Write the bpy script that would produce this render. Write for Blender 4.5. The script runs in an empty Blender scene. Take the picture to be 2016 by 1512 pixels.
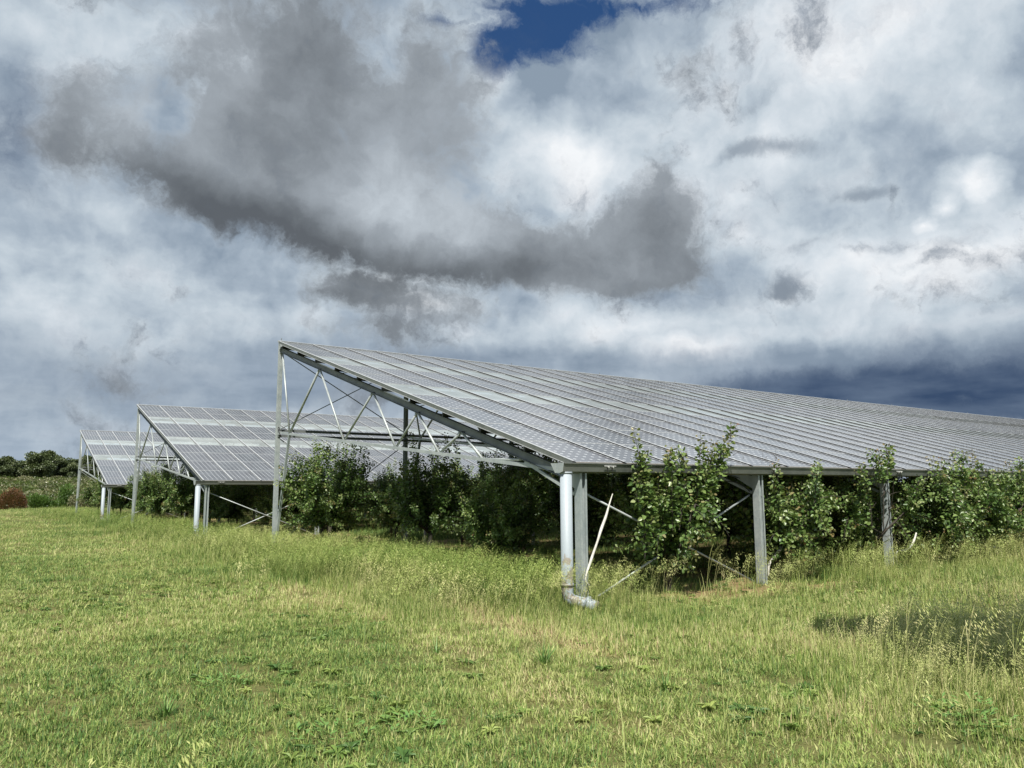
import bpy, math, random
import numpy as np
from mathutils import Vector, Matrix, Euler

R = math.radians
scn = bpy.context.scene
COL = scn.collection

# ------------------------------------------------------------------ camera
CAM = Vector((-7.43, -8.952, 1.65))
YAW, PITCH, ROLL = R(54.686), R(7.592), R(-0.237)      # yaw from +X (the long axis of the canopies)
Fh = Vector((math.cos(YAW), math.sin(YAW), 0)); Rt = Vector((math.sin(YAW), -math.cos(YAW), 0)); Up = Vector((0, 0, 1))
fw = Fh*math.cos(PITCH) + Up*math.sin(PITCH); up0 = -Fh*math.sin(PITCH) + Up*math.cos(PITCH)
r2 = Rt*math.cos(ROLL) + up0*math.sin(ROLL); u2 = -Rt*math.sin(ROLL) + up0*math.cos(ROLL)
cd = bpy.data.cameras.new('camera'); cam = bpy.data.objects.new('camera', cd); COL.objects.link(cam)
cd.sensor_fit = 'HORIZONTAL'; cd.sensor_width = 36.0; cd.lens = 36.0*1561.0/2016.0
cd.clip_start = 0.1; cd.clip_end = 6000
M = Matrix(((r2.x, u2.x, -fw.x, CAM.x), (r2.y, u2.y, -fw.y, CAM.y), (r2.z, u2.z, -fw.z, CAM.z), (0, 0, 0, 1)))
cam.matrix_world = M
scn.camera = cam

# ------------------------------------------------------------------ sun
SUN_AZ = R(-90 - 40)          # direction towards the sun, seen from above (from behind the camera's left shoulder)
SUN_EL = R(56)
sdir = Vector((math.cos(SUN_AZ)*math.cos(SUN_EL), math.sin(SUN_AZ)*math.cos(SUN_EL), math.sin(SUN_EL)))
sl = bpy.data.lights.new('sun', 'SUN'); sl.energy = 4.8; sl.angle = R(0.55); sl.color = (1.0, 0.95, 0.86)
so = bpy.data.objects.new('sun', sl); COL.objects.link(so)
so.rotation_euler = sdir.to_track_quat('Z', 'Y').to_euler(); so.location = (0, 0, 60)

scn.view_settings.view_transform = 'Standard'
scn.view_settings.look = 'None'
scn.view_settings.exposure = 0.5
scn.view_settings.gamma = 1.0
scn.view_settings.use_curve_mapping = False
scn.render.engine = 'CYCLES'
scn.cycles.max_bounces = 8
scn.cycles.transparent_max_bounces = 16
scn.cycles.use_denoising = True

def lin(r, g, b):
    f = lambda c: (c/255/12.92) if c/255 <= 0.04045 else ((c/255+0.055)/1.055)**2.4
    return (f(r), f(g), f(b), 1.0)

# ------------------------------------------------------------------ node helper
class NT:
    def __init__(s, tree): s.t = tree; s.n = tree.nodes; s.l = tree.links
    def new(s, typ, **kw):
        n = s.n.new(typ)
        for k, v in kw.items(): setattr(n, k, v)
        return n
    def put(s, sock, v):
        if isinstance(v, bpy.types.NodeSocket): s.l.new(v, sock)
        else: sock.default_value = v
    def math(s, op, a, b=0.0, c=0.0, clamp=False):
        n = s.new('ShaderNodeMath', operation=op, use_clamp=clamp)
        s.put(n.inputs[0], a); s.put(n.inputs[1], b)
        if op in ('MULTIPLY_ADD',): s.put(n.inputs[2], c)
        return n.outputs[0]
    def vmath(s, op, a, b=(0, 0, 0), scale=None):
        n = s.new('ShaderNodeVectorMath', operation=op)
        s.put(n.inputs[0], a); s.put(n.inputs[1], b)
        if scale is not None: s.put(n.inputs['Scale'], scale)
        return n.outputs['Value'] if op in ('LENGTH', 'DOT_PRODUCT', 'DISTANCE') else n.outputs['Vector']
    def noise(s, vec, scale, detail=5, rough=0.5, dist=0.0, lac=2.0, col=False):
        n = s.new('ShaderNodeTexNoise'); s.put(n.inputs['Vector'], vec)
        n.inputs['Scale'].default_value = scale; n.inputs['Detail'].default_value = detail
        n.inputs['Roughness'].default_value = rough; n.inputs['Distortion'].default_value = dist
        n.inputs['Lacunarity'].default_value = lac
        return n.outputs['Color'] if col else n.outputs['Fac']
    def smooth(s, v, a, b, lo=0.0, hi=1.0, kind='SMOOTHSTEP'):
        n = s.new('ShaderNodeMapRange', interpolation_type=kind); s.put(n.inputs['Value'], v)
        n.inputs['From Min'].default_value = a; n.inputs['From Max'].default_value = b
        n.inputs['To Min'].default_value = lo; n.inputs['To Max'].default_value = hi
        return n.outputs[0]
    def mix(s, f, a, b, blend='MIX'):
        n = s.new('ShaderNodeMix', data_type='RGBA', blend_type=blend)
        s.put(n.inputs[0], f); s.put(n.inputs[6], a); s.put(n.inputs[7], b)
        return n.outputs[2]
    def ramp(s, f, stops, interp='LINEAR'):
        n = s.new('ShaderNodeValToRGB'); s.put(n.inputs[0], f); cr = n.color_ramp; cr.interpolation = interp
        while len(cr.elements) < len(stops): cr.elements.new(0.5)
        for e, (p, c) in zip(cr.elements, stops): e.position = p; e.color = c
        return n.outputs[0]

# ------------------------------------------------------------------ world: Nishita sky behind procedural clouds
w = bpy.data.worlds.new('World'); scn.world = w; w.use_nodes = True
T = NT(w.node_tree); T.n.clear()
sky = T.new('ShaderNodeTexSky', sky_type='NISHITA'); sky.sun_disc = False
sky.sun_elevation = SUN_EL; sky.sun_rotation = math.pi/2 - SUN_AZ
sky.air_density = 1.0; sky.dust_density = 0.4; sky.ozone_density = 2.0
tc = T.new('ShaderNodeTexCoord'); D = tc.outputs['Generated']
sep = T.new('ShaderNodeSeparateXYZ'); T.l.new(D, sep.inputs[0]); dz = sep.outputs['Z']
# cloud-sheet coordinates: flattened towards the horizon as real cloud layers are
den = T.math('ADD', T.math('MAXIMUM', dz, 0.0), 0.16)
flat = T.vmath('SCALE', D, scale=T.math('DIVIDE', 0.55, den))
w1 = T.vmath('SUBTRACT', T.noise(D, 4.2, 3, 0.5, col=True), (0.5, 0.5, 0.5))
w2 = T.vmath('SUBTRACT', T.noise(D, 13.0, 7, 0.62, col=True), (0.5, 0.5, 0.5))
warp = T.vmath('ADD', T.vmath('SCALE', w1, scale=0.17), T.vmath('SCALE', w2, scale=0.13))
DW = T.vmath('ADD', D, warp)
def azel(az, el): return Vector((math.cos(R(az))*math.cos(R(el)), math.sin(R(az))*math.cos(R(el)), math.sin(R(el))))
def field(blobs, vec=None):
    """sum of soft ellipsoidal patches: (azimuth, elevation, half width deg, half height deg, tilt deg, amount)"""
    acc = None
    for az, el, a, b, tilt, amt in blobs:
        c = azel(az, el); X = Vector((math.sin(R(az)), -math.cos(R(az)), 0)); Z = c; Y = Z.cross(X)*-1.0
        if Y.z < 0: Y = -Y
        ct, st = math.cos(R(tilt)), math.sin(R(tilt))
        X2 = X*ct + Y*st; Y2 = -X*st + Y*ct; Z2 = X2.cross(Y2)
        m = Matrix((X2, Y2, Z2)).transposed()
        n = T.new('ShaderNodeMapping', vector_type='TEXTURE'); T.l.new(vec or DW, n.inputs[0])
        n.inputs['Location'].default_value = c; n.inputs['Rotation'].default_value = m.to_euler('XYZ')
        n.inputs['Scale'].default_value = (math.tan(R(a)), math.tan(R(b)), 0.6)
        g = T.new('ShaderNodeTexGradient', gradient_type='SPHERICAL'); T.l.new(n.outputs[0], g.inputs[0])
        v = T.math('MULTIPLY', g.outputs['Fac'], amt)
        acc = v if acc is None else T.math('ADD', acc, v)
    return acc
#SKYBLOBS>
DARK = [(71.5, 26.2, 15.8, 11.0, 0, 1.4), (80.7, 21.2, 9.5, 5.5, -20, 0.8), (65.5, 19.1, 13.9, 5.5, -12, 1.3), (54.9, 17.3, 13.9, 3.7, -5, 1.3), (44.0, 19.0, 4.8, 4.8, 0, 1.2), (47.4, 15.3, 11.0, 1.8, 0, 0.7), (68.2, 13.7, 12.1, 1.8, 0, 0.9), (60.3, 25.1, 6.2, 7.3, -10, 1), (68.2, 11.2, 8.8, 1.5, 0, 0.6), (57.6, 12.6, 5.5, 1.6, 0, 0.7), (44.1, 28.4, 7.3, 2.2, 0, 0.15), (35.4, 13.9, 2.2, 1.6, 0, 0.7), (79.2, 23.9, 1.8, 3.3, -30, -0.8), (86.0, 27.8, 9.5, 3.3, 0, -0.6), (64.2, 29.5, 4.4, 4.0, 0, -0.5), (52.7, 19.7, 2.2, 2.2, 0, -0.5), ]
CORE = [(80.0, 20.6, 8.8, 2.6, -20, 0.8), (74.3, 18.4, 10.3, 2.9, -16, 1), (67.6, 16.9, 11.0, 2.9, -10, 1.1), (59.5, 15.3, 9.5, 2.2, -2, 1), (52.7, 16.2, 6.6, 2.2, 4, 0.5), (68.2, 13.5, 9.5, 1.5, 0, 0.8), (73.0, 26.7, 7.3, 7.3, 0, 0.35), (59.9, 23.8, 3.3, 5.1, -10, 0.5), (44.0, 19.0, 3.7, 3.7, 0, 0.25), ]
BRIGHT = [(50.3, 24.1, 6.2, 4.4, 0, 1.5), (55.7, 28.5, 2.9, 3.7, 0, 1), (43.9, 11.6, 15.4, 2.2, 0, 0.9), (60.6, 13.3, 4.4, 0.9, 0, 0.8), (23.1, 19.0, 2.2, 1.5, 0, 1.2), (24.8, 17.8, 1.1, 0.8, 0, 1), (26.2, 16.9, 0.9, 0.6, 0, 0.9), (22.6, 17.9, 1.5, 1.1, 0, 0.7), (30.9, 27.8, 15.8, 7.3, 25, 1), (25.6, 14.4, 11.0, 3.7, 0, 0.9), (86.6, 13.3, 7.3, 3.3, 0, 0.8), (34.9, 16.9, 11.0, 4.4, 0, 0.5), (42.1, 9.7, 5.9, 1.3, 0, 1.1), (27.4, 10.1, 11.0, 1.8, 0, 0.7), (86.6, 27.7, 9.5, 2.9, 0, 0.5), ]
BLUE = [(52.1, 31.9, 5.9, 4.0, 0, 1.7), (56.5, 30.1, 2.6, 2.2, 0, 1.1), (44.7, 32.7, 7.3, 1.5, 0, 1), (60.0, 32.3, 1.8, 0.7, 0, 0.8), (88.1, 22.5, 4.4, 5.5, 0, 0.3), ]
STORM = [(30.6, 7.4, 22.7, 3.3, 0, 1.1), (80.8, 6.8, 20.5, 4.4, 0, 0.75), (64.2, 8.1, 12.5, 3.3, 0, 1), (85.9, 2.7, 11.0, 2.2, 0, 0.3), (51.3, 8.9, 14.7, 1.8, 0, 0.5), ]
LOWBLUE = [(20.8, 5.1, 20.5, 4.4, -3, 1.7), (33.8, 6.7, 12.5, 1.8, 0, 1), (88.8, 22.2, 4.0, 5.5, 0, 0.75), ]
SCRAP = [(35.1, 13.8, 2.6, 1.8, 0, 1.1), (34.9, 23.0, 4.8, 1.0, -12, 1), (29.9, 19.1, 2.6, 0.9, 0, 1.2), (38.4, 23.0, 2.2, 0.9, 20, 0.8), (33.3, 16.4, 6.6, 0.8, 12, 0.6), (28.2, 15.8, 4.4, 0.7, 0, 0.5), (20.8, 25.3, 2.2, 1.5, 0, 0.5), (37.2, 25.7, 2.2, 0.8, 30, 0.5), (25.2, 15.3, 4.4, 1.0, 20, 0.6), ]
#<SKYBLOBS
DS = T.vmath('ADD', D, T.vmath('SCALE', w1, scale=0.16))                 # gently warped
DS = T.vmath('ADD', D, T.vmath('SCALE', w1, scale=0.12))                 # gently warped
DP = T.vmath('MULTIPLY', DS, (1, 1, 1.5))
DF = T.vmath('ADD', D, T.vmath('SCALE', w2, scale=0.045))                # finely frayed
DM = T.vmath('ADD', DF, T.vmath('SCALE', w1, scale=0.05))
fine = T.noise(DW, 24.0, 10, 0.62)
def cen(v, k): return T.math('MULTIPLY', T.math('SUBTRACT', v, 0.5), k)
mid = T.noise(DM, 5.5, 11, 0.57)
mid_up = T.noise(T.vmath('ADD', DM, (0.008, 0.010, 0.034)), 5.5, 6, 0.50)
relief = T.math('SUBTRACT', T.noise(DM, 5.5, 6, 0.50), mid_up)             # lit shoulders, shaded undersides
big = T.noise(flat, 3.0, 9, 0.52)
streak = T.noise(T.vmath('MULTIPLY', flat, (1, 1, 3.0)), 6.0, 8, 0.52)
# pale sheet
bF = T.math('ADD', T.math('MULTIPLY', big, 0.40), T.math('ADD', T.math('MULTIPLY', streak, 0.22), T.math('MULTIPLY', mid, 0.40)))
bF = T.math('ADD', bF, T.math('ADD', T.math('MULTIPLY', field(BRIGHT, DF), 0.26), T.math('MULTIPLY', relief, 0.9)))
base = T.ramp(T.smooth(bF, 0.37, 0.80, kind='LINEAR'), [(0.0, lin(140, 156, 173)), (0.24, lin(168, 182, 196)), (0.46, lin(194, 206, 216)), (0.72, lin(220, 228, 235)), (1.0, lin(244, 247, 250))])
# low storm bank
stF = T.math('ADD', field(STORM, DM), T.math('ADD', cen(big, 0.9), cen(streak, 0.5)))
st = T.smooth(stF, 0.0, 0.95)
base = T.mix(T.math('MULTIPLY', st, 0.85), base, T.ramp(T.math('ADD', streak, T.math('MULTIPLY', relief, 0.5)), [(0.32, lin(112, 129, 150)), (0.68, lin(154, 169, 186))]))
# deep blue gaps seen through wisps
blF = T.math('ADD', field(BLUE, DF), T.math('ADD', cen(mid, 2.0), cen(fine, 1.6)))
bl = T.smooth(blF, 0.22, 1.10)
nsk = T.vmath('SCALE', sky.outputs['Color'], scale=0.085)
base = T.mix(bl, base, T.mix(0.75, nsk, lin(26, 70, 124)))
# low, far storm blue
lb = T.smooth(T.math('ADD', field(LOWBLUE, DF), T.math('ADD', cen(mid, 1.6), T.math('ADD', cen(fine, 0.9), cen(streak, 1.2)))), -0.10, 1.15)
base = T.mix(lb, base, T.ramp(T.math('ADD', T.math('MULTIPLY', streak, 0.5), T.math('MULTIPLY', mid, 0.5)), [(0.36, lin(56, 76, 106)), (0.64, lin(104, 121, 144))]))
# dark cumulus
dF = T.math('ADD', field(DARK, DM), T.math('ADD', cen(mid, 4.0), cen(fine, 1.5)))
dm = T.smooth(dF, 0.16, 1.02)
core = T.math('ADD', cen(mid, 2.4), T.math('ADD', T.math('MULTIPLY', field(CORE, DM), 0.62), T.math('ADD', cen(fine, 0.30), T.math('MULTIPLY', relief, -1.6))))
dcol = T.ramp(T.smooth(core, -0.35, 0.85, kind='LINEAR'), [(0.0, lin(196, 205, 213)), (0.28, lin(160, 168, 176)), (0.55, lin(132, 139, 146)), (0.8, lin(107, 113, 119)), (1.0, lin(90, 95, 101))])
base = T.mix(T.math('MULTIPLY', dm, 0.96), base, dcol)
# small dark scraps
sF = T.math('ADD', field(SCRAP, DF), T.math('ADD', cen(fine, 1.2), cen(mid, 0.8)))
base = T.mix(T.math('MULTIPLY', T.smooth(sF, 0.10, 0.95), 0.7), base, lin(128, 141, 156))
# paler air close to the horizon
base = T.mix(T.smooth(dz, 0.11, 0.0, 0.0, 0.45), base, lin(158, 176, 196))
# below the horizon
base = T.mix(T.smooth(dz, -0.02, -0.12), base, lin(95, 100, 80))
bg = T.new('ShaderNodeBackground'); bg.inputs['Strength'].default_value = 0.1
T.l.new(T.vmath('SCALE', base, scale=7.1), bg.inputs['Color'])
wo = T.new('ShaderNodeOutputWorld'); T.l.new(bg.outputs[0], wo.inputs[0])

# ------------------------------------------------------------------ materials
def mat(name):
    m = bpy.data.materials.new(name); m.use_nodes = True
    t = NT(m.node_tree); b = m.node_tree.nodes['Principled BSDF']
    return m, t, b
def objpos(t): return t.new('ShaderNodeTexCoord').outputs['Object']
def wpos(t): return t.new('ShaderNodeNewGeometry').outputs['Position']
def bump(t, b, h, strength=0.3, dist=0.01):
    n = t.new('ShaderNodeBump'); t.put(n.inputs['Height'], h)
    n.inputs['Strength'].default_value = strength; n.inputs['Distance'].default_value = dist
    t.l.new(n.outputs[0], b.inputs['Normal'])

def metal(name, c1, c2, rough=0.5, metallic=0.6, scale=6.0, bumpy=0.15):
    m, t, b = mat(name); p = wpos(t)
    n = t.noise(p, scale, 6, 0.6); n2 = t.noise(p, scale*7, 3, 0.6)
    v = t.math('ADD', t.math('MULTIPLY', n, 0.7), t.math('MULTIPLY', n2, 0.3))
    t.l.new(t.mix(t.smooth(v, 0.35, 0.65), c1, c2), b.inputs['Base Color'])
    t.l.new(t.smooth(n2, 0.2, 0.8, rough-0.12, rough+0.15), b.inputs['Roughness'])
    b.inputs['Metallic'].default_value = metallic
    bump(t, b, n2, bumpy, 0.003)
    return m
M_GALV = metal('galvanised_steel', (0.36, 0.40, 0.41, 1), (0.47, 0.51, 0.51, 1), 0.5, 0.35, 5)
M_GALVD = metal('dark_grey_steel', (0.15, 0.17, 0.175, 1), (0.23, 0.25, 0.25, 1), 0.6, 0.3, 4)  # darker, rougher grey than the galvanised steel, for rafters, beams and braces
M_PURL = metal('shaded_purlin_steel', (0.035, 0.04, 0.042, 1), (0.06, 0.065, 0.065, 1), 0.6, 0.2, 4)  # shade of the open channel ends is put into this dark colour
M_GUT = metal('gutter_steel', (0.13, 0.145, 0.135, 1), (0.19, 0.205, 0.19, 1), 0.55, 0.3, 3)
M_ALU = metal('aluminium', (0.36, 0.38, 0.40, 1), (0.46, 0.48, 0.50, 1), 0.45, 0.2, 9, 0.05)
M_CAP = metal('bright_trim', (0.44, 0.46, 0.47, 1), (0.56, 0.58, 0.59, 1), 0.4, 0.15, 9, 0.05)
M_CAPB = metal('module_frame', (0.40, 0.42, 0.44, 1), (0.51, 0.53, 0.54, 1), 0.4, 0.1, 9, 0.05)
M_RUB = metal('black_rubber', (0.018, 0.018, 0.02, 1), (0.03, 0.03, 0.032, 1), 0.7, 0.0, 9, 0.05)

def make_cell_mat():
    m, t, b = mat('solar_cells'); o = objpos(t)
    s = t.new('ShaderNodeSeparateXYZ'); t.l.new(o, s.inputs[0])
    # 6 x 8 pseudo-square cells; object x across, y up the slope, origin in the middle
    u = t.math('ADD', t.math('MULTIPLY', s.outputs[0], 6/0.958), 3.0)
    v = t.math('ADD', t.math('MULTIPLY', s.outputs[1], 8/1.286), 4.0)
    fu = t.math('ABSOLUTE', t.math('SUBTRACT', t.math('FRACT', u), 0.5)); fv = t.math('ABSOLUTE', t.math('SUBTRACT', t.math('FRACT', v), 0.5))
    line = t.math('GREATER_THAN', t.math('MAXIMUM', fu, fv), 0.487)
    dia = t.math('GREATER_THAN', t.math('ADD', fu, fv), 0.80)
    white = t.math('MAXIMUM', t.math('MULTIPLY', line, 0.35), dia)
    rnd = t.new('ShaderNodeObjectInfo').outputs['Random']
    cell = t.new('ShaderNodeTexWhiteNoise', noise_dimensions='2D')
    cv = t.new('ShaderNodeCombineXYZ'); t.l.new(t.math('FLOOR', u), cv.inputs[0]); t.l.new(t.math('ADD', t.math('FLOOR', v), t.math('MULTIPLY', rnd, 57.0)), cv.inputs[1])
    t.l.new(cv.outputs[0], cell.inputs[0])
    c = t.mix(rnd, (0.045, 0.048, 0.058, 1), (0.080, 0.076, 0.088, 1))
    dk = t.math('GREATER_THAN', rnd, 0.965); c = t.mix(t.math('MULTIPLY', dk, 0.6), c, (0.02, 0.018, 0.026, 1))
    c = t.mix(t.math('MULTIPLY', cell.outputs[0], 0.35), c, (0.045, 0.046, 0.066, 1))
    p = wpos(t)
    dust = t.noise(p, 1.7, 6, 0.6)
    c = t.mix(t.math('MULTIPLY', white, 0.85), c, (0.62, 0.64, 0.66, 1))
    c = t.mix(t.smooth(dust, 0.3, 0.8, 0.13, 0.28), c, (0.34, 0.38, 0.40, 1))
    t.l.new(c, b.inputs['Base Color'])
    t.l.new(t.smooth(dust, 0.3, 0.7, 0.13, 0.30), b.inputs['Roughness'])
    b.inputs['IOR'].default_value = 1.5
    b.inputs['Coat Weight'].default_value = 0.3; b.inputs['Coat Roughness'].default_value = 0.12
    return m
M_CELL = make_cell_mat()

def make_glass_mat():
    m = bpy.data.materials.new('roof_glass'); m.use_nodes = True; t = NT(m.node_tree); t.n.clear()
    p = wpos(t); n = t.noise(p, 1.2, 5, 0.6)
    tr = t.new('ShaderNodeBsdfTransparent'); tr.inputs[0].default_value = (0.88, 0.94, 0.92, 1)
    df = t.new('ShaderNodeBsdfDiffuse'); t.l.new(t.mix(n, (0.50, 0.55, 0.54, 1), (0.64, 0.68, 0.67, 1)), df.inputs[0])
    gl = t.new('ShaderNodeBsdfGlossy'); gl.inputs['Roughness'].default_value = 0.12; gl.inputs[0].default_value = (0.9, 0.95, 0.95, 1)
    m1 = t.new('ShaderNodeMixShader'); t.l.new(t.smooth(n, 0.3, 0.7, 0.38, 0.52), m1.inputs[0])
    t.l.new(tr.outputs[0], m1.inputs[1]); t.l.new(df.outputs[0], m1.inputs[2])
    fr = t.new('ShaderNodeFresnel'); fr.inputs[0].default_value = 1.5
    m2 = t.new('ShaderNodeMixShader'); t.l.new(fr.outputs[0], m2.inputs[0]); t.l.new(m1.outputs[0], m2.inputs[1]); t.l.new(gl.outputs[0], m2.inputs[2])
    o = t.new('ShaderNodeOutputMaterial'); t.l.new(m2.outputs[0], o.inputs[0])
    return m
M_GLASS = make_glass_mat()

def make_pipe_mat():
    m, t, b = mat('painted_pipe'); p = wpos(t)
    s = t.new('ShaderNodeSeparateXYZ'); t.l.new(p, s.inputs[0]); z = s.outputs[2]
    n = t.noise(p, 4.2, 6, 0.6); n2 = t.noise(p, 40, 4, 0.6)
    # paint weathered away low down, in patches with ragged edges
    wear = t.math('ADD', t.math('MULTIPLY', t.math('SUBTRACT', n, 0.5), 5.0), t.smooth(z, 1.05, 0.50, -1.3, 0.18, kind='LINEAR'))
    wear = t.math('ADD', wear, t.math('MULTIPLY', t.math('SUBTRACT', n2, 0.5), 0.5))
    k = t.smooth(wear, 0.05, 0.16)
    t.l.new(t.mix(k, t.mix(n2, (0.31, 0.36, 0.40, 1), (0.39, 0.44, 0.48, 1)), t.mix(n2, (0.20, 0.18, 0.15, 1), (0.34, 0.31, 0.26, 1))), b.inputs['Base Color'])
    b.inputs['Roughness'].default_value = 0.5
    bump(t, b, t.math('SUBTRACT', n2, k), 0.3, 0.003)
    return m
M_PIPE = make_pipe_mat()
M_POST = metal('post_steel', (0.30, 0.35, 0.36, 1), (0.42, 0.46, 0.46, 1), 0.55, 0.25, 4)

def foliage_mat(name, cols, young=None, transl=0.35):
    m = bpy.data.materials.new(name); m.use_nodes = True; t = NT(m.node_tree); t.n.clear()
    a = t.new('ShaderNodeAttribute', attribute_name='tint')
    s = t.new('ShaderNodeSeparateColor'); t.l.new(a.outputs['Color'], s.inputs[0])
    c = t.ramp(s.outputs[0], cols)
    if young: c = t.mix(s.outputs[1], c, young)
    df = t.new('ShaderNodeBsdfPrincipled'); t.l.new(c, df.inputs['Base Color'])
    df.inputs['Roughness'].default_value = 0.36; df.inputs['IOR'].default_value = 1.5
    tl = t.new('ShaderNodeBsdfTranslucent'); t.l.new(t.mix(0.5, c, (0.16, 0.26, 0.03, 1)), tl.inputs[0])
    mx = t.new('ShaderNodeMixShader'); mx.inputs[0].default_value = transl
    t.l.new(df.outputs[0], mx.inputs[1]); t.l.new(tl.outputs[0], mx.inputs[2])
    o = t.new('ShaderNodeOutputMaterial'); t.l.new(mx.outputs[0], o.inputs[0])
    return m
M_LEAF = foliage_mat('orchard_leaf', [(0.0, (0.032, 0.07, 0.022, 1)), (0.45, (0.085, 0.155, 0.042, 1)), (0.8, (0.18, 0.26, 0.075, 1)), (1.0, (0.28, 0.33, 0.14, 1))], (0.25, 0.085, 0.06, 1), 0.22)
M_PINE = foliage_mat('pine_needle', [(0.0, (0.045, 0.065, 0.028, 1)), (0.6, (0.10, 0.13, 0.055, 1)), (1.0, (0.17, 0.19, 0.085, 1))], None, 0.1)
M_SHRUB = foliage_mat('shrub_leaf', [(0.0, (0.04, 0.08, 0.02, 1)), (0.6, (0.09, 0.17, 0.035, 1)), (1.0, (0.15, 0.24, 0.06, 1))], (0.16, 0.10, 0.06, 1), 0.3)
M_RUST = foliage_mat('russet_leaf', [(0.0, (0.07, 0.035, 0.02, 1)), (0.6, (0.15, 0.07, 0.035, 1)), (1.0, (0.23, 0.12, 0.06, 1))], None, 0.2)
M_DRY = foliage_mat('dry_scrub', [(0.0, (0.10, 0.11, 0.055, 1)), (0.5, (0.19, 0.19, 0.10, 1)), (1.0, (0.29, 0.28, 0.16, 1))], None, 0.15)
M_BARK = metal('bark', (0.03, 0.025, 0.02, 1), (0.075, 0.065, 0.052, 1), 0.9, 0.0, 14, 0.8)
M_STRAP = metal('pale_strap', (0.52, 0.50, 0.45, 1), (0.70, 0.69, 0.64, 1), 0.7, 0.0, 12, 0.3)
M_STAKE = metal('stake_wood', (0.32, 0.31, 0.29, 1), (0.48, 0.47, 0.45, 1), 0.8, 0.0, 10, 0.3)

def grass_mat(name, stops, transl=0.22):
    m = bpy.data.materials.new(name); m.use_nodes = True; t = NT(m.node_tree); t.n.clear()
    a = t.new('ShaderNodeAttribute', attribute_name='dry', attribute_type='INSTANCER')
    rnd = t.new('ShaderNodeObjectInfo').outputs['Random']
    p = wpos(t); n = t.noise(p, 9.0, 3, 0.6)
    bl = t.new('ShaderNodeAttribute', attribute_name='blade')
    f = t.math('ADD', a.outputs['Fac'], t.math('MULTIPLY', t.math('SUBTRACT', rnd, 0.5), 0.30))
    f = t.math('ADD', f, t.math('MULTIPLY', t.math('SUBTRACT', n, 0.5), 0.35))
    f = t.math('ADD', f, t.math('MULTIPLY', t.math('SUBTRACT', bl.outputs['Fac'], 0.5), 0.75))
    c = t.ramp(f, stops)
    df = t.new('ShaderNodeBsdfPrincipled'); t.l.new(c, df.inputs['Base Color']); df.inputs['Roughness'].default_value = 0.5
    df.inputs['IOR'].default_value = 1.35
    tl = t.new('ShaderNodeBsdfTranslucent'); t.l.new(c, tl.inputs[0])
    mx = t.new('ShaderNodeMixShader'); mx.inputs[0].default_value = transl
    t.l.new(df.outputs[0], mx.inputs[1]); t.l.new(tl.outputs[0], mx.inputs[2])
    o = t.new('ShaderNodeOutputMaterial'); t.l.new(mx.outputs[0], o.inputs[0])
    return m
GR = [(0.0, (0.08, 0.16, 0.040, 1)), (0.22, (0.17, 0.26, 0.060, 1)), (0.45, (0.31, 0.38, 0.105, 1)), (0.68, (0.47, 0.49, 0.20, 1)), (0.92, (0.56, 0.50, 0.27, 1)), (1.0, (0.46, 0.33, 0.20, 1))]
M_GRASS = grass_mat('grass_blade', GR)

def ground_mat():
    m, t, b = mat('field_soil'); p = wpos(t)
    s = t.new('ShaderNodeSeparateXYZ'); t.l.new(p, s.inputs[0])
    n = t.noise(p, 0.35, 6, 0.6); n2 = t.noise(p, 6, 8, 0.65); n3 = t.noise(p, 45, 4, 0.6)
    g = t.ramp(t.math('ADD', t.math('MULTIPLY', n, 0.4), t.math('ADD', t.math('MULTIPLY', n2, 0.35), t.math('MULTIPLY', n3, 0.25))),
               [(0.30, (0.06, 0.07, 0.025, 1)), (0.46, (0.12, 0.13, 0.045, 1)), (0.60, (0.17, 0.15, 0.06, 1)), (0.75, (0.23, 0.15, 0.08, 1))])
    # straw-littered earth under the canopies
    inx = t.smooth(t.math('ADD', s.outputs[0], t.math('MULTIPLY', t.math('SUBTRACT', n2, 0.5), 1.6)), 0.9, 1.7)
    iny = t.smooth(t.math('ADD', s.outputs[1], t.math('MULTIPLY', t.math('SUBTRACT', n2, 0.5), 1.2)), -1.25, -0.8)
    far = t.smooth(s.outputs[1], 62.0, 60.0)
    k = t.math('MULTIPLY', t.math('MULTIPLY', inx, iny), far)
    straw = t.ramp(n3, [(0.25, (0.09, 0.06, 0.035, 1)), (0.5, (0.25, 0.18, 0.09, 1)), (0.8, (0.46, 0.37, 0.20, 1))])
    t.l.new(t.mix(k, g, straw), b.inputs['Base Color'])
    b.inputs['Roughness'].default_value = 0.95; b.inputs['Specular IOR Level'].default_value = 0.1
    bump(t, b, n3, 0.8, 0.03)
    return m
M_GROUND = ground_mat()
def hill_mat():
    m, t, b = mat('hillside'); p = wpos(t)
    n = t.noise(p, 0.06, 7, 0.65); n2 = t.noise(p, 0.5, 6, 0.65)
    g = t.ramp(t.math('ADD', t.math('MULTIPLY', n, 0.6), t.math('MULTIPLY', n2, 0.4)), [(0.35, (0.09, 0.11, 0.045, 1)), (0.5, (0.17, 0.19, 0.08, 1)), (0.62, (0.20, 0.17, 0.09, 1))])
    t.l.new(g, b.inputs['Base Color']); b.inputs['Roughness'].default_value = 1.0
    b.inputs['Specular IOR Level'].default_value = 0.05
    return m
M_HILL = hill_mat()

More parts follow.
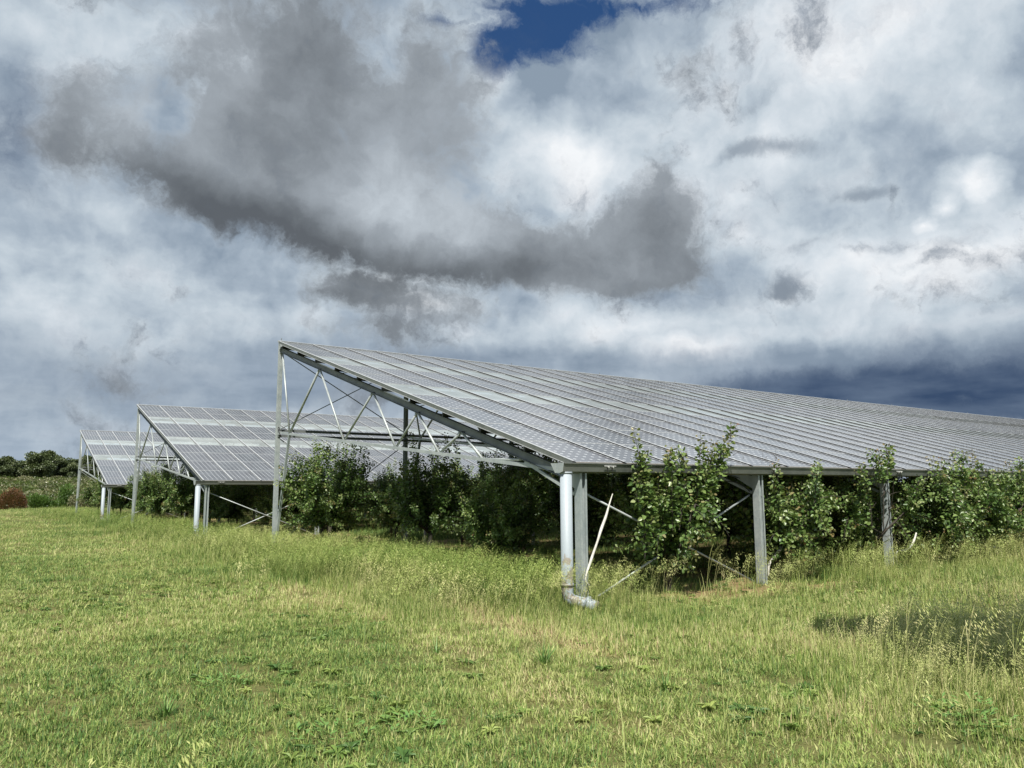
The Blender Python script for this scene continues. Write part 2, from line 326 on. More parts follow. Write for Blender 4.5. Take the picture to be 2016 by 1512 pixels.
# ------------------------------------------------------------------ mesh builder
class MB:
    def __init__(s): s.v = []; s.f = []; s.m = []
    def quad(s, a, b, c, d, mi=0):
        i = len(s.v); s.v += [a, b, c, d]; s.f.append((i, i+1, i+2, i+3)); s.m.append(mi)
    def hexa(s, P, mi=0, top=None):
        """8 corners: bottom 4 (ccw) then top 4"""
        i = len(s.v); s.v += [tuple(p) for p in P]
        for q, k in (((3, 2, 1, 0), 0), ((4, 5, 6, 7), 1), ((0, 1, 5, 4), 0), ((1, 2, 6, 5), 0), ((2, 3, 7, 6), 0), ((3, 0, 4, 7), 0)):
            s.f.append(tuple(i+j for j in q)); s.m.append(top if (k and top is not None) else mi)
    def box(s, x0, x1, y0, y1, z0, z1, mi=0, top=None):
        s.hexa([(x0, y0, z0), (x1, y0, z0), (x1, y1, z0), (x0, y1, z0), (x0, y0, z1), (x1, y0, z1), (x1, y1, z1), (x0, y1, z1)], mi, top)
    def beam(s, a, b, w, h, upv=(0, 0, 1), mi=0):
        a = Vector(a); b = Vector(b); d = (b-a).normalized(); u = Vector(upv)
        x = d.cross(u).normalized(); u = x.cross(d).normalized()
        P = [p + x*sx*w/2 + u*su*h/2 for p in (a, b) for sx, su in ((-1, -1), (1, -1), (1, 1), (-1, 1))]
        s.hexa([P[0], P[1], P[2], P[3], P[4], P[5], P[6], P[7]], mi)
    def tube(s, pts, rad, n=8, mi=0, cap=True):
        pts = [Vector(p) for p in pts]; rad = [rad]*len(pts) if not hasattr(rad, '__len__') else rad
        base = len(s.v); ref = None
        for k, p in enumerate(pts):
            d = (pts[min(k+1, len(pts)-1)] - pts[max(k-1, 0)]).normalized()
            if ref is None: ref = d.orthogonal().normalized()
            ref = (ref - d*ref.dot(d)).normalized(); q = d.cross(ref)
            for j in range(n):
                a = 2*math.pi*j/n; s.v.append(tuple(p + (ref*math.cos(a) + q*math.sin(a))*rad[k]))
        for k in range(len(pts)-1):
            for j in range(n):
                j2 = (j+1) % n; o = base + k*n
                s.f.append((o+j, o+j2, o+n+j2, o+n+j)); s.m.append(mi)
        if cap:
            s.f.append(tuple(base+j for j in range(n))[::-1]); s.m.append(mi)
            s.f.append(tuple(base+(len(pts)-1)*n+j for j in range(n))); s.m.append(mi)
    def mesh(s, name, mats, smooth=False):
        me = bpy.data.meshes.new(name); me.from_pydata([tuple(v) for v in s.v], [], s.f)
        for m in (mats if isinstance(mats, (list, tuple)) else [mats]): me.materials.append(m)
        if len(me.materials) > 1: me.polygons.foreach_set('material_index', s.m)
        if smooth: me.polygons.foreach_set('use_smooth', [True]*len(me.polygons))
        me.update(); return me
def link(name, me, parent=None, loc=None, rot=None):
    o = bpy.data.objects.new(name, me); COL.objects.link(o)
    if parent is not None: o.parent = parent
    if loc is not None: o.location = loc
    if rot is not None: o.rotation_euler = rot
    return o
def tag(o, label=None, cat=None, group=None, kind=None):
    if label: o['label'] = label
    if cat: o['category'] = cat
    if group: o['group'] = group
    if kind: o['kind'] = kind
    return o

# ------------------------------------------------------------------ solar canopy
HC = 2.05; SL = R(16.33); CS, SN = math.cos(SL), math.sin(SL); RL = 1.349; NR = 10; CW = 1.003
TOPS = RL*NR
def P(x, s, n): return Vector((x, s*CS - n*SN, HC + s*SN + n*CS))   # s up the slope, n above the panel face
SLOPE_ROT = (SL, 0, 0)
mb = MB(); hw, hl = 0.494, 0.660; fr = 0.014
mb.box(-hw, hw, -hl, -hl+fr, -0.038, 0.0, 1); mb.box(-hw, hw, hl-fr, hl, -0.038, 0.0, 1)
mb.box(-hw, -hw+fr, -hl+fr, hl-fr, -0.038, 0.0, 1); mb.box(hw-fr, hw, -hl+fr, hl-fr, -0.038, 0.0, 1)
mb.box(-hw+fr, hw-fr, -hl+fr, hl-fr, -0.012, -0.003, 2, 0)
M_BACK = metal('panel_backsheet', (0.16, 0.16, 0.16, 1), (0.2, 0.2, 0.2, 1), 0.7, 0, 4, 0.0)
ME_PANEL = mb.mesh('solar_panel', [M_CELL, M_CAPB, M_BACK])
mg = MB()
mg.box(-hw, hw, -hl, -hl+fr, -0.038, 0.0, 1); mg.box(-hw, hw, hl-fr, hl, -0.038, 0.0, 1)
mg.quad((-hw+.002, -hl+fr, -0.006), (hw-.002, -hl+fr, -0.006), (hw-.002, hl-fr, -0.006), (-hw+.002, hl-fr, -0.006), 0)
ME_GLASS = mg.mesh('glass_pane', [M_GLASS, M_CAPB])
ms = MB()   # glazing bar between two columns: bright cap, dark gasket sides
ms.box(-0.021, 0.021, 0, TOPS, -0.05, 0.020, 1); ms.box(-0.022, 0.022, -0.01, TOPS+0.01, 0.0203, 0.0222, 0)
ME_STRIP = ms.mesh('cover_strip', [M_CAPB, M_RUB])
me_ = MB(); me_.box(-0.020, 0.014, -.005, TOPS, -0.058, 0.012, 1); me_.box(-0.024, 0.016, -.01, TOPS+.01, 0.0123, 0.0205, 0); me_.box(-0.026, -0.0205, -.01, TOPS+.01, -0.064, -0.056, 0)
ME_EDGE = me_.mesh('edge_trim', [M_CAPB, M_GUT])
mr = MB(); mr.box(-0.022, 0.022, -0.02, TOPS, -0.078, -0.052); ME_RAIL = mr.mesh('support_rail', M_ALU)

def build_canopy(Y0, X0, Z0, ncol, nparts, length_bays, label, detail=True, seed=1, xgap=None):
    rnd = random.Random(seed)
    root = bpy.data.objects.new('solar_canopy', None); COL.objects.link(root); root.location = (X0, Y0, Z0)
    tag(root, label, 'solar canopy', 'solar canopies standing over the orchard')
    root.empty_display_size = 0.5
    Lx = ncol*CW
    solar = 0; far = MB(); far.m = []
    pv = [v.co.copy() for v in ME_PANEL.vertices]; pf = [(tuple(p.vertices), p.material_index) for p in ME_PANEL.polygons]
    for c in range(ncol):
        for r_ in range(NR):
            glass = (NR-1-r_) in (2, 5)
            x = (c+0.5)*CW; s = (r_+0.5)*RL
            if glass:
                o = link('glass_pane', ME_GLASS, root, P(x, s, rnd.uniform(-.001, .001)), (SL + rnd.gauss(0, .0012), rnd.gauss(0, .0012), 0))
            elif solar < nparts:
                o = link('solar_panel', ME_PANEL, root, P(x, s, rnd.uniform(-.001, .002)), (SL + rnd.gauss(0, .0008), rnd.gauss(0, .0008), 0)); solar += 1
            else:
                i = len(far.v); base = P(x, s, 0); rot = Matrix.Rotation(SL + rnd.gauss(0, .0007), 3, 'X')
                far.v += [tuple(base + rot @ q) for q in pv]
                for vs, mi in pf: far.f.append(tuple(i+k for k in vs)); far.m.append(mi)
    if far.v:
        o = link('distant_panels', far.mesh('distant_panels', [M_CELLFAR, M_CAPB, M_BACK]), root); o['kind'] = 'stuff'
    for c in range(ncol+1):
        if c == 0: link('edge_trim', ME_EDGE, root, P(0, 0, 0), SLOPE_ROT); continue
        link('cover_strip', ME_STRIP, root, P(c*CW, 0, 0), SLOPE_ROT)
        link('support_rail', ME_RAIL, root, P(c*CW + (0.024 if c == 0 else 0), 0, 0), SLOPE_ROT)
    # ridge cap
    m = MB(); q = [P(-.02, TOPS+.02, -.03), P(-.02, TOPS+.10, -.03), P(-.02, TOPS+.10, .03), P(-.02, TOPS+.02, .03)]
    m.hexa([q[0], q[1], q[2], q[3]] + [p + Vector((Lx+.04, 0, 0)) for p in q]); link('ridge_cap', m.mesh('ridge_cap', M_ALU), root)
    # purlins: channel sections along X, one under each joint
    for k in range(NR+1):
        s = min(max(k*RL, 0.10), TOPS-0.06); m = MB()
        x0, x1 = 0.06, Lx-0.06
        m.hexa([P(x0, s-.070, -.080), P(x0, s-.070, -.175), P(x0, s-.024, -.175), P(x0, s-.024, -.080)] + [P(x1, s-.070, -.080), P(x1, s-.070, -.175), P(x1, s-.024, -.175), P(x1, s-.024, -.080)])
        m.hexa([P(x0, s-.024, -.080), P(x0, s-.024, -.086), P(x0, s+.035, -.086), P(x0, s+.035, -.080)] + [P(x1, s-.024, -.080), P(x1, s-.024, -.086), P(x1, s+.035, -.086), P(x1, s+.035, -.080)])
        m.hexa([P(x0, s-.024, -.169), P(x0, s-.024, -.175), P(x0, s+.035, -.175), P(x0, s+.035, -.169)] + [P(x1, s-.024, -.169), P(x1, s-.024, -.175), P(x1, s+.035, -.175), P(x1, s+.035, -.169)])
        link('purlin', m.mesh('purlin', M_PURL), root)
    # trusses
    YP = 13.15
    def zch(y): return 1.90 + 0.105*y
    ns = lambda y, n: (y + n*SN)/CS
    ME = {}
    def part(key, name, fn, mats, x, smooth=False):
        if key not in ME:
            m = MB(); fn(m); ME[key] = m.mesh(name, mats, smooth)
        return link(name, ME[key], root, (x, 0, 0))
    def rafter(m):
        s0, s1 = 0.30, TOPS + 0.16
        def seg(n0, n1, w):
            m.hexa([P(-w, s0, n0), P(w, s0, n0), P(w, s1, n0), P(-w, s1, n0), P(-w, s0, n1), P(w, s0, n1), P(w, s1, n1), P(-w, s1, n1)])
        seg(-.318, -.308, .045); seg(-.307, -.188, .004); seg(-.187, -.177, .045)
    tops = [10.2, 7.04, 4.97, 3.3, 1.43]; bots = [12.25, 8.57, 5.9, 4.1, 2.6]
    bott = lambda y: (lambda s: P(0, s, -.335))(ns(y, -.335))
    web = [(Vector((0, YP-.12, HC + (YP-.1)*math.tan(SL) - .37)), Vector((0, bots[0], zch(bots[0]))))]
    for i in range(5):
        web.append((Vector((0, bots[i], zch(bots[i]))), bott(tops[i]+.04)))
        if i < 4: web.append((bott(tops[i]-.04), Vector((0, bots[i+1], zch(bots[i+1])))))
    for k in range(length_bays+1):
        x = 0.13 + 4.05*k
        if x > Lx: break
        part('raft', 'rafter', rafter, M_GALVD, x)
        part('chord', 'bottom_chord', lambda m: m.beam((0, YP-.05, zch(YP-.05)), (0, 0.35, zch(.35)), .05, .06), M_GALV, x)
        for j, (a, b) in enumerate(web):
            part('web%d' % j, 'truss_tube', lambda m, a=a, b=b: m.tube([a, b], .025 if j != 1 else .03, 10), M_GALV, x, True)
        part('knee', 'knee_brace', lambda m: m.beam(bott(1.35), (0, .12, 1.58), .045, .045), M_GALV, x)
        def gus(m):
            m.hexa([(-.005, .05, 1.62), (.005, .05, 1.62), (.005, .62, 1.93), (-.005, .62, 1.93), (-.005, .05, 1.85), (.005, .05, 1.85), (.005, .62, 2.02), (-.005, .62, 2.02)])
        part('gus', 'gusset_plate', gus, M_GALV, x)
        for nm, yy in (('gt', 10.2), ('gt2', 7.04), ('gt3', 4.97), ('gt4', 3.3)):
            c0 = bott(yy)
            part(nm, 'gusset_plate', lambda m, c0=c0: m.box(-.004, .004, c0.y-.12, c0.y+.12, c0.z-.03, c0.z+.035), M_GALV, x)
        # ridge post: two flanged channels; plus raking strut
        def rpost(m):
            zt = HC + YP*math.tan(SL) - .02
            m.box(-.055, .055, YP, YP+.008, -.3, zt); m.box(-.055, .055, YP+.102, YP+.110, -.3, zt)
            m.box(-.004, .004, YP+.008, YP+.102, -.3, zt)
            m.box(-.07, .07, YP-.03, YP+.14, zt, zt+.012)
        part('rp', 'ridge_post', rpost, M_POST, x)
        part('rs', 'raking_strut', lambda m: m.beam((0, bots[0]+.02, zch(bots[0])-.03), (0, YP-.06, .10), .06, .06), M_POST, x)
        part('rpin', 'post_pin', lambda m: m.tube([(0, YP+.03, HC+YP*math.tan(SL)-.02), (0, YP+.03, HC+YP*math.tan(SL)+.09)], .012, 6), M_GALVD, x)
        # front post: H section, flanges across X
        def fpost(m):
            y0, y1, zt = -.065, .065, 1.885
            m.box(-.062, -.054, y0, y1, -.3, zt); m.box(.054, .062, y0, y1, -.3, zt); m.box(-.054, .054, -.004, .004, -.3, zt)
            m.box(-.062, -.030, y0-.006, y0, -.3, zt); m.box(.030, .062, y0-.006, y0, -.3, zt)
        part('fp', 'front_post', fpost, M_POST, x)
    nb = min(length_bays, int((Lx-.2)/4.05))
    m = MB(); m.box(.10, Lx-.1, YP-.02, YP+.035, zch(YP)+.02, zch(YP)+.09); link('ridge_beam', m.mesh('ridge_beam', M_GALVD), root)
    m = MB(); m.box(.10, Lx-.1, YP-.02, YP+.035, zch(YP)-.13, zch(YP)-.06); link('ridge_beam', m.mesh('ridge_beam', M_GALVD), root)
    m = MB(); zt = HC + YP*math.tan(SL) - .16; m.box(.10, Lx-.1, YP-.03, YP+.0-.002, zt-.08, zt); link('ridge_beam', m.mesh('ridge_beam', M_GALVD), root)
    for b_ in range(0, nb, 3):
        xa = .13 + 4.05*b_; xb = xa + 4.05; zt = HC + YP*math.tan(SL) - .35; zl = zch(YP) + .1
        for a, c in (((xa+.05, YP-.05, zl), (xb-.05, YP-.05, zt)), ((xa+.05, YP-.075, zt), (xb-.05, YP-.075, zl)), ((xa+.05, YP-.05, zl-.3), (xb-.05, YP-.05, .2)), ((xa+.05, YP-.075, .2), (xb-.05, YP-.075, zl-.3))):
            m = MB(); m.tube([a, c], .014, 6); link('cross_brace', m.mesh('cross_brace', M_GALVD, True), root)
        for a, c in (((xa+.1, .11, 1.62), (xb-.08, .11, .06)), ((xa+.35, .14, .05), (xb-.06, .14, 1.54))):
            m = MB(); m.tube([a, c], .017, 8); link('cross_brace', m.mesh('cross_brace', M_GALV, True), root)
        # braces lying in the roof plane
        for (s0, s1) in ((9.4, 13.2), (5.2, 9.4), (.9, 5.2)):
            m = MB(); m.tube([P(xa, s0, -.24), P(xb, s1, -.24)], .012, 6); link('roof_brace', m.mesh('roof_brace', M_GALVD, True), root)
            m = MB(); m.tube([P(xa, s1, -.27), P(xb, s0, -.27)], .012, 6); link('roof_brace', m.mesh('roof_brace', M_GALVD, True), root)
    # gutter: trough with open top and folded lip, end cap
    m = MB(); gx0, gx1 = -.30, Lx+.2
    prof = [(-.150, 2.012), (-.163, 2.012), (-.163, 1.996), (-.150, 1.996), (-.140, 1.965), (-.045, 1.885), (.0, 1.885), (.115, 2.008)]
    inn = [(.110, 2.008), (-.002, 1.890), (-.042, 1.890), (-.134, 1.967), (-.145, 2.012)]
    ring = prof + inn; n = len(ring); i0 = len(m.v)
    # the front wall is upright enough to face the field
    prof = [(-.150, 2.030), (-.166, 2.030), (-.166, 2.016), (-.152, 2.014), (-.128, 1.905), (-.06, 1.885), (.05, 1.885), (.15, 2.030)]
    inn = [(.145, 2.030), (.047, 1.890), (-.058, 1.890), (-.123, 1.909), (-.147, 2.030)]
    ring = prof + inn; n = len(ring)
    for xx in (gx0, gx1):
        m.v += [(xx, y, z) for y, z in ring]
    for j in range(n):
        j2 = (j+1) % n; m.f.append((j, j2, n+j2, n+j)); m.m.append(0)
    link('gutter', m.mesh('gutter', M_GUT), root)
    m = MB()
    cap = [(-.152, 2.024), (-.128, 1.905), (-.06, 1.885), (.05, 1.885), (.148, 2.024)]
    m.v = [(gx0-.003, y, z) for y, z in cap] + [(gx0+.004, y, z) for y, z in cap]
    m.f = [(4, 3, 2, 1, 0), (5, 6, 7, 8, 9)] + [(j, (j+1) % 5, 5+(j+1) % 5, 5+j) for j in range(5)]; m.m = [0]*7
    link('gutter_end_cap', m.mesh('gutter_end_cap', M_GALV), root)
    # fascia strip beneath the lowest panels, brownish with age
    m = MB(); m.hexa([P(0, -.02, -.05), P(Lx, -.02, -.05), P(Lx, -.008, -.05), P(0, -.008, -.05), P(0, -.02, -.004), P(Lx, -.02, -.004), P(Lx, -.008, -.004), P(0, -.008, -.004)])
    link('eaves_strip', m.mesh('eaves_strip', M_FASC), root)
    for k in range(nb+1):
        xx = .13 + 4.05*k + (.30 if k else .42)
        m = MB(); m.box(-.10, .13, -.176, -.167, 1.985, 1.998)
        for bx in (-.02, .07):
            m.tube([(bx, -.150, 1.975), (bx, -.185, 1.972)], .012, 8); m.box(bx-.006, bx+.006, -.16, -.150, 1.915, 1.965, 1)
        link('gutter_bracket', m.mesh('gutter_bracket', [M_STRAPW, M_RUB]), root, (xx, 0, 0))
        # small dark clamp ends seen along the eaves
    for c in range(ncol+1):
        o = link('clamp', ME_CLAMP, root, P(c*CW, -.018, -.012), SLOPE_ROT)
    # downpipe at the west end
    m = MB(); px, py = -.19, -.06
    m.tube([(px, py, 1.90), (px, py, .22), (px+.01, py-.016, .155), (px+.04, py-.055, .11), (px+.09, py-.12, .09), (px+.15, py-.24, .075), (px+.19, py-.40, .05)], [.086, .086, .084, .082, .080, .078, .078], 20, cap=True); m.tube([(px+.155, py-.26, .085), (px+.165, py-.29, .084)], .094, 20)
    m.tube([(px, py, .30), (px, py, .34)], .094, 20); m.tube([(px, py, 1.875), (px, py, 1.90)], .092, 20)
    link('downpipe', m.mesh('downpipe', M_PIPE, True), root)
    return root
def far_cells():
    # same cells, joined far panels: world-aligned grid instead of per-panel coordinates
    m, t, b = mat('solar_cells_far'); p = wpos(t); d = t.noise(p, 1.3, 5, 0.6)
    br = t.noise(t.vmath('MULTIPLY', p, (1.0, 0.75, 0.0)), 1.0, 0, 0.5)
    t.l.new(t.mix(t.smooth(d, 0.3, 0.8, 0.22, 0.38), t.mix(br, (0.060, 0.060, 0.075, 1), (0.10, 0.10, 0.115, 1)), (0.34, 0.38, 0.40, 1)), b.inputs['Base Color'])
    b.inputs['Roughness'].default_value = 0.22; b.inputs['Coat Weight'].default_value = 0.3; b.inputs['Coat Roughness'].default_value = 0.12
    return m
M_CELLFAR = far_cells()
M_FASC = metal('eaves_strip_brown', (0.30, 0.26, 0.22, 1), (0.42, 0.38, 0.33, 1), 0.6, 0.2, 3)
M_STRAPW = metal('bracket_steel', (0.55, 0.56, 0.55, 1), (0.7, 0.7, 0.68, 1), 0.4, 0.3, 9)
mc = MB(); mc.box(-.022, .022, -.02, .006, -.01, .022); ME_CLAMP = mc.mesh('clamp', M_RUB)

build_canopy(0, 0, 0, 65, 300, 16, 'nearest and largest solar canopy with a white downpipe and gutter at its corner', seed=3)
build_canopy(20.0, -.12, -.03, 44, 300, 10, 'middle solar canopy standing behind the big one, seen left of its tall ridge post', seed=5)
build_canopy(40.0, -.16, -.02, 30, 240, 7, 'farthest and smallest solar canopy at the left, next to the scrub hill', seed=8)

# ------------------------------------------------------------------ ground and hill
def vnoise(x, y, sc, seed=0, octv=4):
    x = np.asarray(x, float)*sc; y = np.asarray(y, float)*sc; out = 0; amp = .5; tot = 0
    for o in range(octv):
        xi = np.floor(x).astype(np.int64); yi = np.floor(y).astype(np.int64); fx = x-xi; fy = y-yi
        def h(a, b):
            n = (a*374761393 + b*668265263 + (seed+o*17)*974711) & 0xffffffff
            n = ((n ^ (n >> 13))*1274126177) & 0xffffffff; return ((n ^ (n >> 16)) & 0xffff)/65535.0
        sx = fx*fx*(3-2*fx); sy = fy*fy*(3-2*fy)
        v = (h(xi, yi)*(1-sx)+h(xi+1, yi)*sx)*(1-sy) + (h(xi, yi+1)*(1-sx)+h(xi+1, yi+1)*sx)*sy
        out = out + v*amp; tot += amp; amp *= .5; x = x*2.03+11.3; y = y*2.03+5.7
    return out/tot
def gz(x, y):
    """gentle unevenness of the field"""
    return (vnoise(x, y, .22, 5, 3)-.5)*.16
def grid_mesh(name, xs, ys, zf, m):
    X, Y = np.meshgrid(xs, ys); Z = zf(X, Y); nx, ny = len(xs), len(ys)
    co = np.stack([X, Y, Z], -1).reshape(-1, 3); idx = np.arange(nx*ny).reshape(ny, nx)
    f = np.stack([idx[:-1, :-1], idx[:-1, 1:], idx[1:, 1:], idx[1:, :-1]], -1).reshape(-1, 4)
    me = bpy.data.meshes.new(name); me.from_pydata(co.tolist(), [], f.tolist()); me.materials.append(m)
    me.polygons.foreach_set('use_smooth', [True]*len(me.polygons)); me.update(); return me
def nonuni(a, b, near, step, grow):
    """grid lines dense around 'near'"""
    out = [near]; d = step
    while out[-1] < b: out.append(out[-1]+d); d *= grow
    lo = [near]; d = step
    while lo[-1] > a: lo.append(lo[-1]-d); d *= grow
    return np.array(sorted(set(lo[1:] + out)))
xs = nonuni(-2500, 2500, -3.0, .45, 1.045); ys = nonuni(-2500, 2500, -1.0, .45, 1.045)
def zfield(X, Y):
    fade = np.clip(1-(np.hypot(X, Y)-60)/60, 0, 1)
    return gz(X, Y)*fade
tag(link('field', grid_mesh('field', xs, ys, zfield, M_GROUND)), 'uneven green field running to the horizon', None, None, 'structure')
def hillz(X, Y):
    ramp_ = np.clip((Y-92)/150, 0, 1); ramp_ = ramp_*ramp_*(3-2*ramp_)
    return -.3 + ramp_*(4.2 + 1.2*(vnoise(X, Y, .012, 9, 3)-.5)) + (vnoise(X, Y, .05, 3, 3)-.5)*.8*np.clip((Y-90)/20, 0, 1) + .45*np.clip((Y-88)/10, 0, 1)
hx = np.linspace(-260, 420, 110); hy = np.linspace(86, 520, 80)
tag(link('hill', grid_mesh('hill', hx, hy, hillz, M_HILL)), 'low scrub covered hill beyond the field', None, None, 'structure')

# ------------------------------------------------------------------ foliage helpers
def leaf_cloud(me_name, pos, dirs, size, tint, young, m, width=.62, fold=.35, seed=0, extra=None, nseg=2):
    """one folded oval leaf (4 triangles) per point"""
    rg = np.random.default_rng(seed); n = len(pos)
    d = dirs/np.linalg.norm(dirs, axis=1, keepdims=True)
    rv = rg.normal(size=(n, 3)); rv[:, 2] += .9                       # blades tend to face upward
    sd = np.cross(d, rv); sd /= np.linalg.norm(sd, axis=1, keepdims=True)+1e-9
    nm = np.cross(sd, d); L = size[:, None]; W = L*width*.5
    base = pos; tip = pos + d*L - nm*L*.10*rg.uniform(0, 2, (n, 1))
    l1 = pos + d*L*.32 - sd*W + nm*W*fold; l2 = pos + d*L*.72 - sd*W*.72 + nm*W*fold*.5
    r1 = pos + d*L*.32 + sd*W + nm*W*fold; r2_ = pos + d*L*.72 + sd*W*.72 + nm*W*fold*.5
    V = np.stack([base, l1, l2, tip, r2_, r1], 1).reshape(-1, 3)
    i = np.arange(n)[:, None]*6
    Fq = np.concatenate([i+np.array([[0, 3, 2, 1]]), i+np.array([[0, 5, 4, 3]])], 1).reshape(-1, 4)
    me = bpy.data.meshes.new(me_name)
    me.vertices.add(len(V)); me.vertices.foreach_set('co', V.ravel())
    me.loops.add(Fq.size); me.loops.foreach_set('vertex_index', Fq.ravel().astype(np.int32))
    me.polygons.add(len(Fq)); me.polygons.foreach_set('loop_start', np.arange(0, Fq.size, 4, dtype=np.int32)); me.polygons.foreach_set('loop_total', np.full(len(Fq), 4, np.int32))
    at = me.attributes.new('tint', 'FLOAT_COLOR', 'POINT')
    c = np.ones((n, 4)); c[:, 0] = tint; c[:, 1] = young; c[:, 2] = 0
    at.data.foreach_set('color', np.repeat(c, 6, axis=0).ravel())
    me.materials.append(m); me.update(); me.validate()
    return me

def orchard_tree(seed, H=2.7, W=1.25, nshoot=62, dens=50, forced=(), clip=None, base_r=.055, lean=0.0, low=.55):
    """open-centre fruit tree: short trunk, limbs, many leafy upright shoots. Returns (trunk mesh, crown mesh)."""
    rg = np.random.default_rng(seed); tr = MB(); rnd = random.Random(seed)
    fork = (.42 if low < .7 else .62) + .12*rg.random()
    tr.tube([(0, 0, -.15), (.02*rnd.uniform(-1, 1), .02, fork*.5), (.03*rnd.uniform(-1, 1), 0, fork)], [base_r*1.25, base_r, base_r*.9], 8)
    starts = []
    nl = 5
    for k in range(nl):
        a = 2*math.pi*(k+rnd.uniform(-.3, .3))/nl; r_ = W*rnd.uniform(.45, .75); h = fork + rnd.uniform(.5, 1.0)
        pts = [Vector((0, 0, fork-.05)), Vector((math.cos(a)*r_*.45, math.sin(a)*r_*.45, fork+.32*(h-fork))), Vector((math.cos(a)*r_, math.sin(a)*r_, h))]
        tr.tube(pts, [base_r*.7, base_r*.45, base_r*.25], 6)
        for u in np.linspace(.08, 1, 11): 
            p = pts[0].lerp(pts[1], u*2) if u < .5 else pts[1].lerp(pts[2], u*2-1)
            starts.append(p)
    P_, D_, S_, Tn, Y_ = [], [], [], [], []
    def shoot(p0, p2, bow, leafd, lsz, red, tone):
        p0 = Vector(p0); p2 = Vector(p2); mid = (p0+p2)/2 + Vector(bow)
        ln = (p2-p0).length; n = max(4, int(ln*leafd)); pts = []
        for k in range(9):
            t = k/8; pts.append(p0*(1-t)**2 + mid*2*t*(1-t) + p2*t*t)
        tr.tube(pts[::2], [.010, .008, .006, .004, .002], 4, cap=False)
        t = (np.arange(n)+rg.random(n)*.8)/n; t = np.clip(.06 + .94*t, 0, 1)[:, None]
        a = np.array(p0); b = np.array(mid); c = np.array(p2)
        pos = a*(1-t)**2 + b*2*t*(1-t) + c*t**2; tan = (b-a)*(1-t)+(c-b)*t; tan /= np.linalg.norm(tan, axis=1, keepdims=True)
        ph = np.arange(n)*2.39996 + rg.random()*6
        e1 = np.cross(tan, [0.31, .2, .93]); e1 /= np.linalg.norm(e1, axis=1, keepdims=True)+1e-9; e2 = np.cross(tan, e1)
        out = e1*np.cos(ph)[:, None] + e2*np.sin(ph)[:, None]
        d = out + tan*rg.uniform(.1, .8, (n, 1)) + np.array([.25, -.1, -.35])*rg.uniform(.2, 1.2, (n, 1)) + rg.normal(0, .22, (n, 3))
        P_.append(pos + out*rg.uniform(.0, .06, (n, 1))); D_.append(d)
        tt = t[:, 0]
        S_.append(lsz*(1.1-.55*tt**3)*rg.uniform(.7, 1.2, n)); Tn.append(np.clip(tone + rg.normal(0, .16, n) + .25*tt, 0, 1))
        Y_.append(np.clip((tt-.72)*3.2, 0, 1)*red*rg.uniform(.3, 1, n) + (rg.random(n) < .006)*.3)
    lop = rnd.uniform(0, 6.28)
    for k in range(nshoot):
        p = rnd.choice(starts); a = math.atan2(p.y, p.x) + rnd.gauss(0, .7) if rnd.random() < .8 else rnd.uniform(0, 6.28)
        ty = rnd.random()
        big_ = 1 + .35*math.cos(a-lop)
        if ty < .42:      # upright
            h = H*rnd.uniform(.5, 1.0)**.8*(1 + .12*math.cos(a-lop-1)); rr = rnd.uniform(.05, .6)*big_
            q = Vector((p.x + math.cos(a)*rr, p.y + math.sin(a)*rr, max(h, p.z+.3)))
            bow = (math.cos(a)*.14, math.sin(a)*.14, 0)
        elif ty < .80:    # spreading
            rr = rnd.uniform(.35, .95)*big_; q = Vector((p.x + math.cos(a)*rr, p.y + math.sin(a)*rr, max(low, p.z + rnd.uniform(-.15, .75)))); bow = (0, 0, .16)
        else:             # hanging low
            rr = rnd.uniform(.3, .7); q = Vector((p.x + math.cos(a)*rr, p.y + math.sin(a)*rr, max(low-.2, p.z - rnd.uniform(.1, .6)))); bow = (math.cos(a)*.1, math.sin(a)*.1, .12)
        q.x += lean*.2
        if ty < .42 and rnd.random() < .8:
            for _k in range(3):
                t_ = rnd.uniform(.35, .9); q0 = p.lerp(q, t_); aa = rnd.uniform(0, 6.28); ll = rnd.uniform(.12, .3)
                shoot(q0, q0 + Vector((math.cos(aa)*ll, math.sin(aa)*ll, rnd.uniform(.0, .2))), (0, 0, .02), 60, .078, .2, rnd.uniform(.3, .6))
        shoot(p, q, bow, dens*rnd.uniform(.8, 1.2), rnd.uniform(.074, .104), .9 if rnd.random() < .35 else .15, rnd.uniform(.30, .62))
    for (x0, y0, z0, x1, y1, z1, red, dn) in forced:
        shoot((x0, y0, z0), (x1, y1, z1), (rnd.uniform(-.08, .08), -.06, 0), dn, .09, red, .55)
        for kk in range(7):
            t = rnd.uniform(.1, .9); q = Vector((x0, y0, z0)).lerp(Vector((x1, y1, z1)), t)
            a = rnd.uniform(0, 6.28); l = rnd.uniform(.12, .28)
            shoot(q, q + Vector((math.cos(a)*l, math.sin(a)*l*.6, rnd.uniform(.08, .3))), (0, 0, 0), 70, .078, red, .55)
    pos = np.concatenate(P_); d = np.concatenate(D_); s_ = np.concatenate(S_); tn = np.concatenate(Tn); yg = np.concatenate(Y_)
    if clip is not None:
        k = clip(pos); pos, d, s_, tn, yg = pos[k], d[k], s_[k], tn[k], yg[k]
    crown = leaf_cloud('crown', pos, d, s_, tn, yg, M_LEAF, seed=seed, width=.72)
    return tr.mesh('trunk', M_BARK, True), crown
def place_tree(meshes, x, y, z, rz, sc, label, group, szz=1.0):
    o = bpy.data.objects.new('fruit_tree', None); COL.objects.link(o); o.location = (x, y, z); o.rotation_euler = (0, 0, rz); o.scale = (sc, sc, sc*szz)
    tag(o, label, 'tree', group)
    link('trunk', meshes[0], o); link('crown', meshes[1], o)
    return o

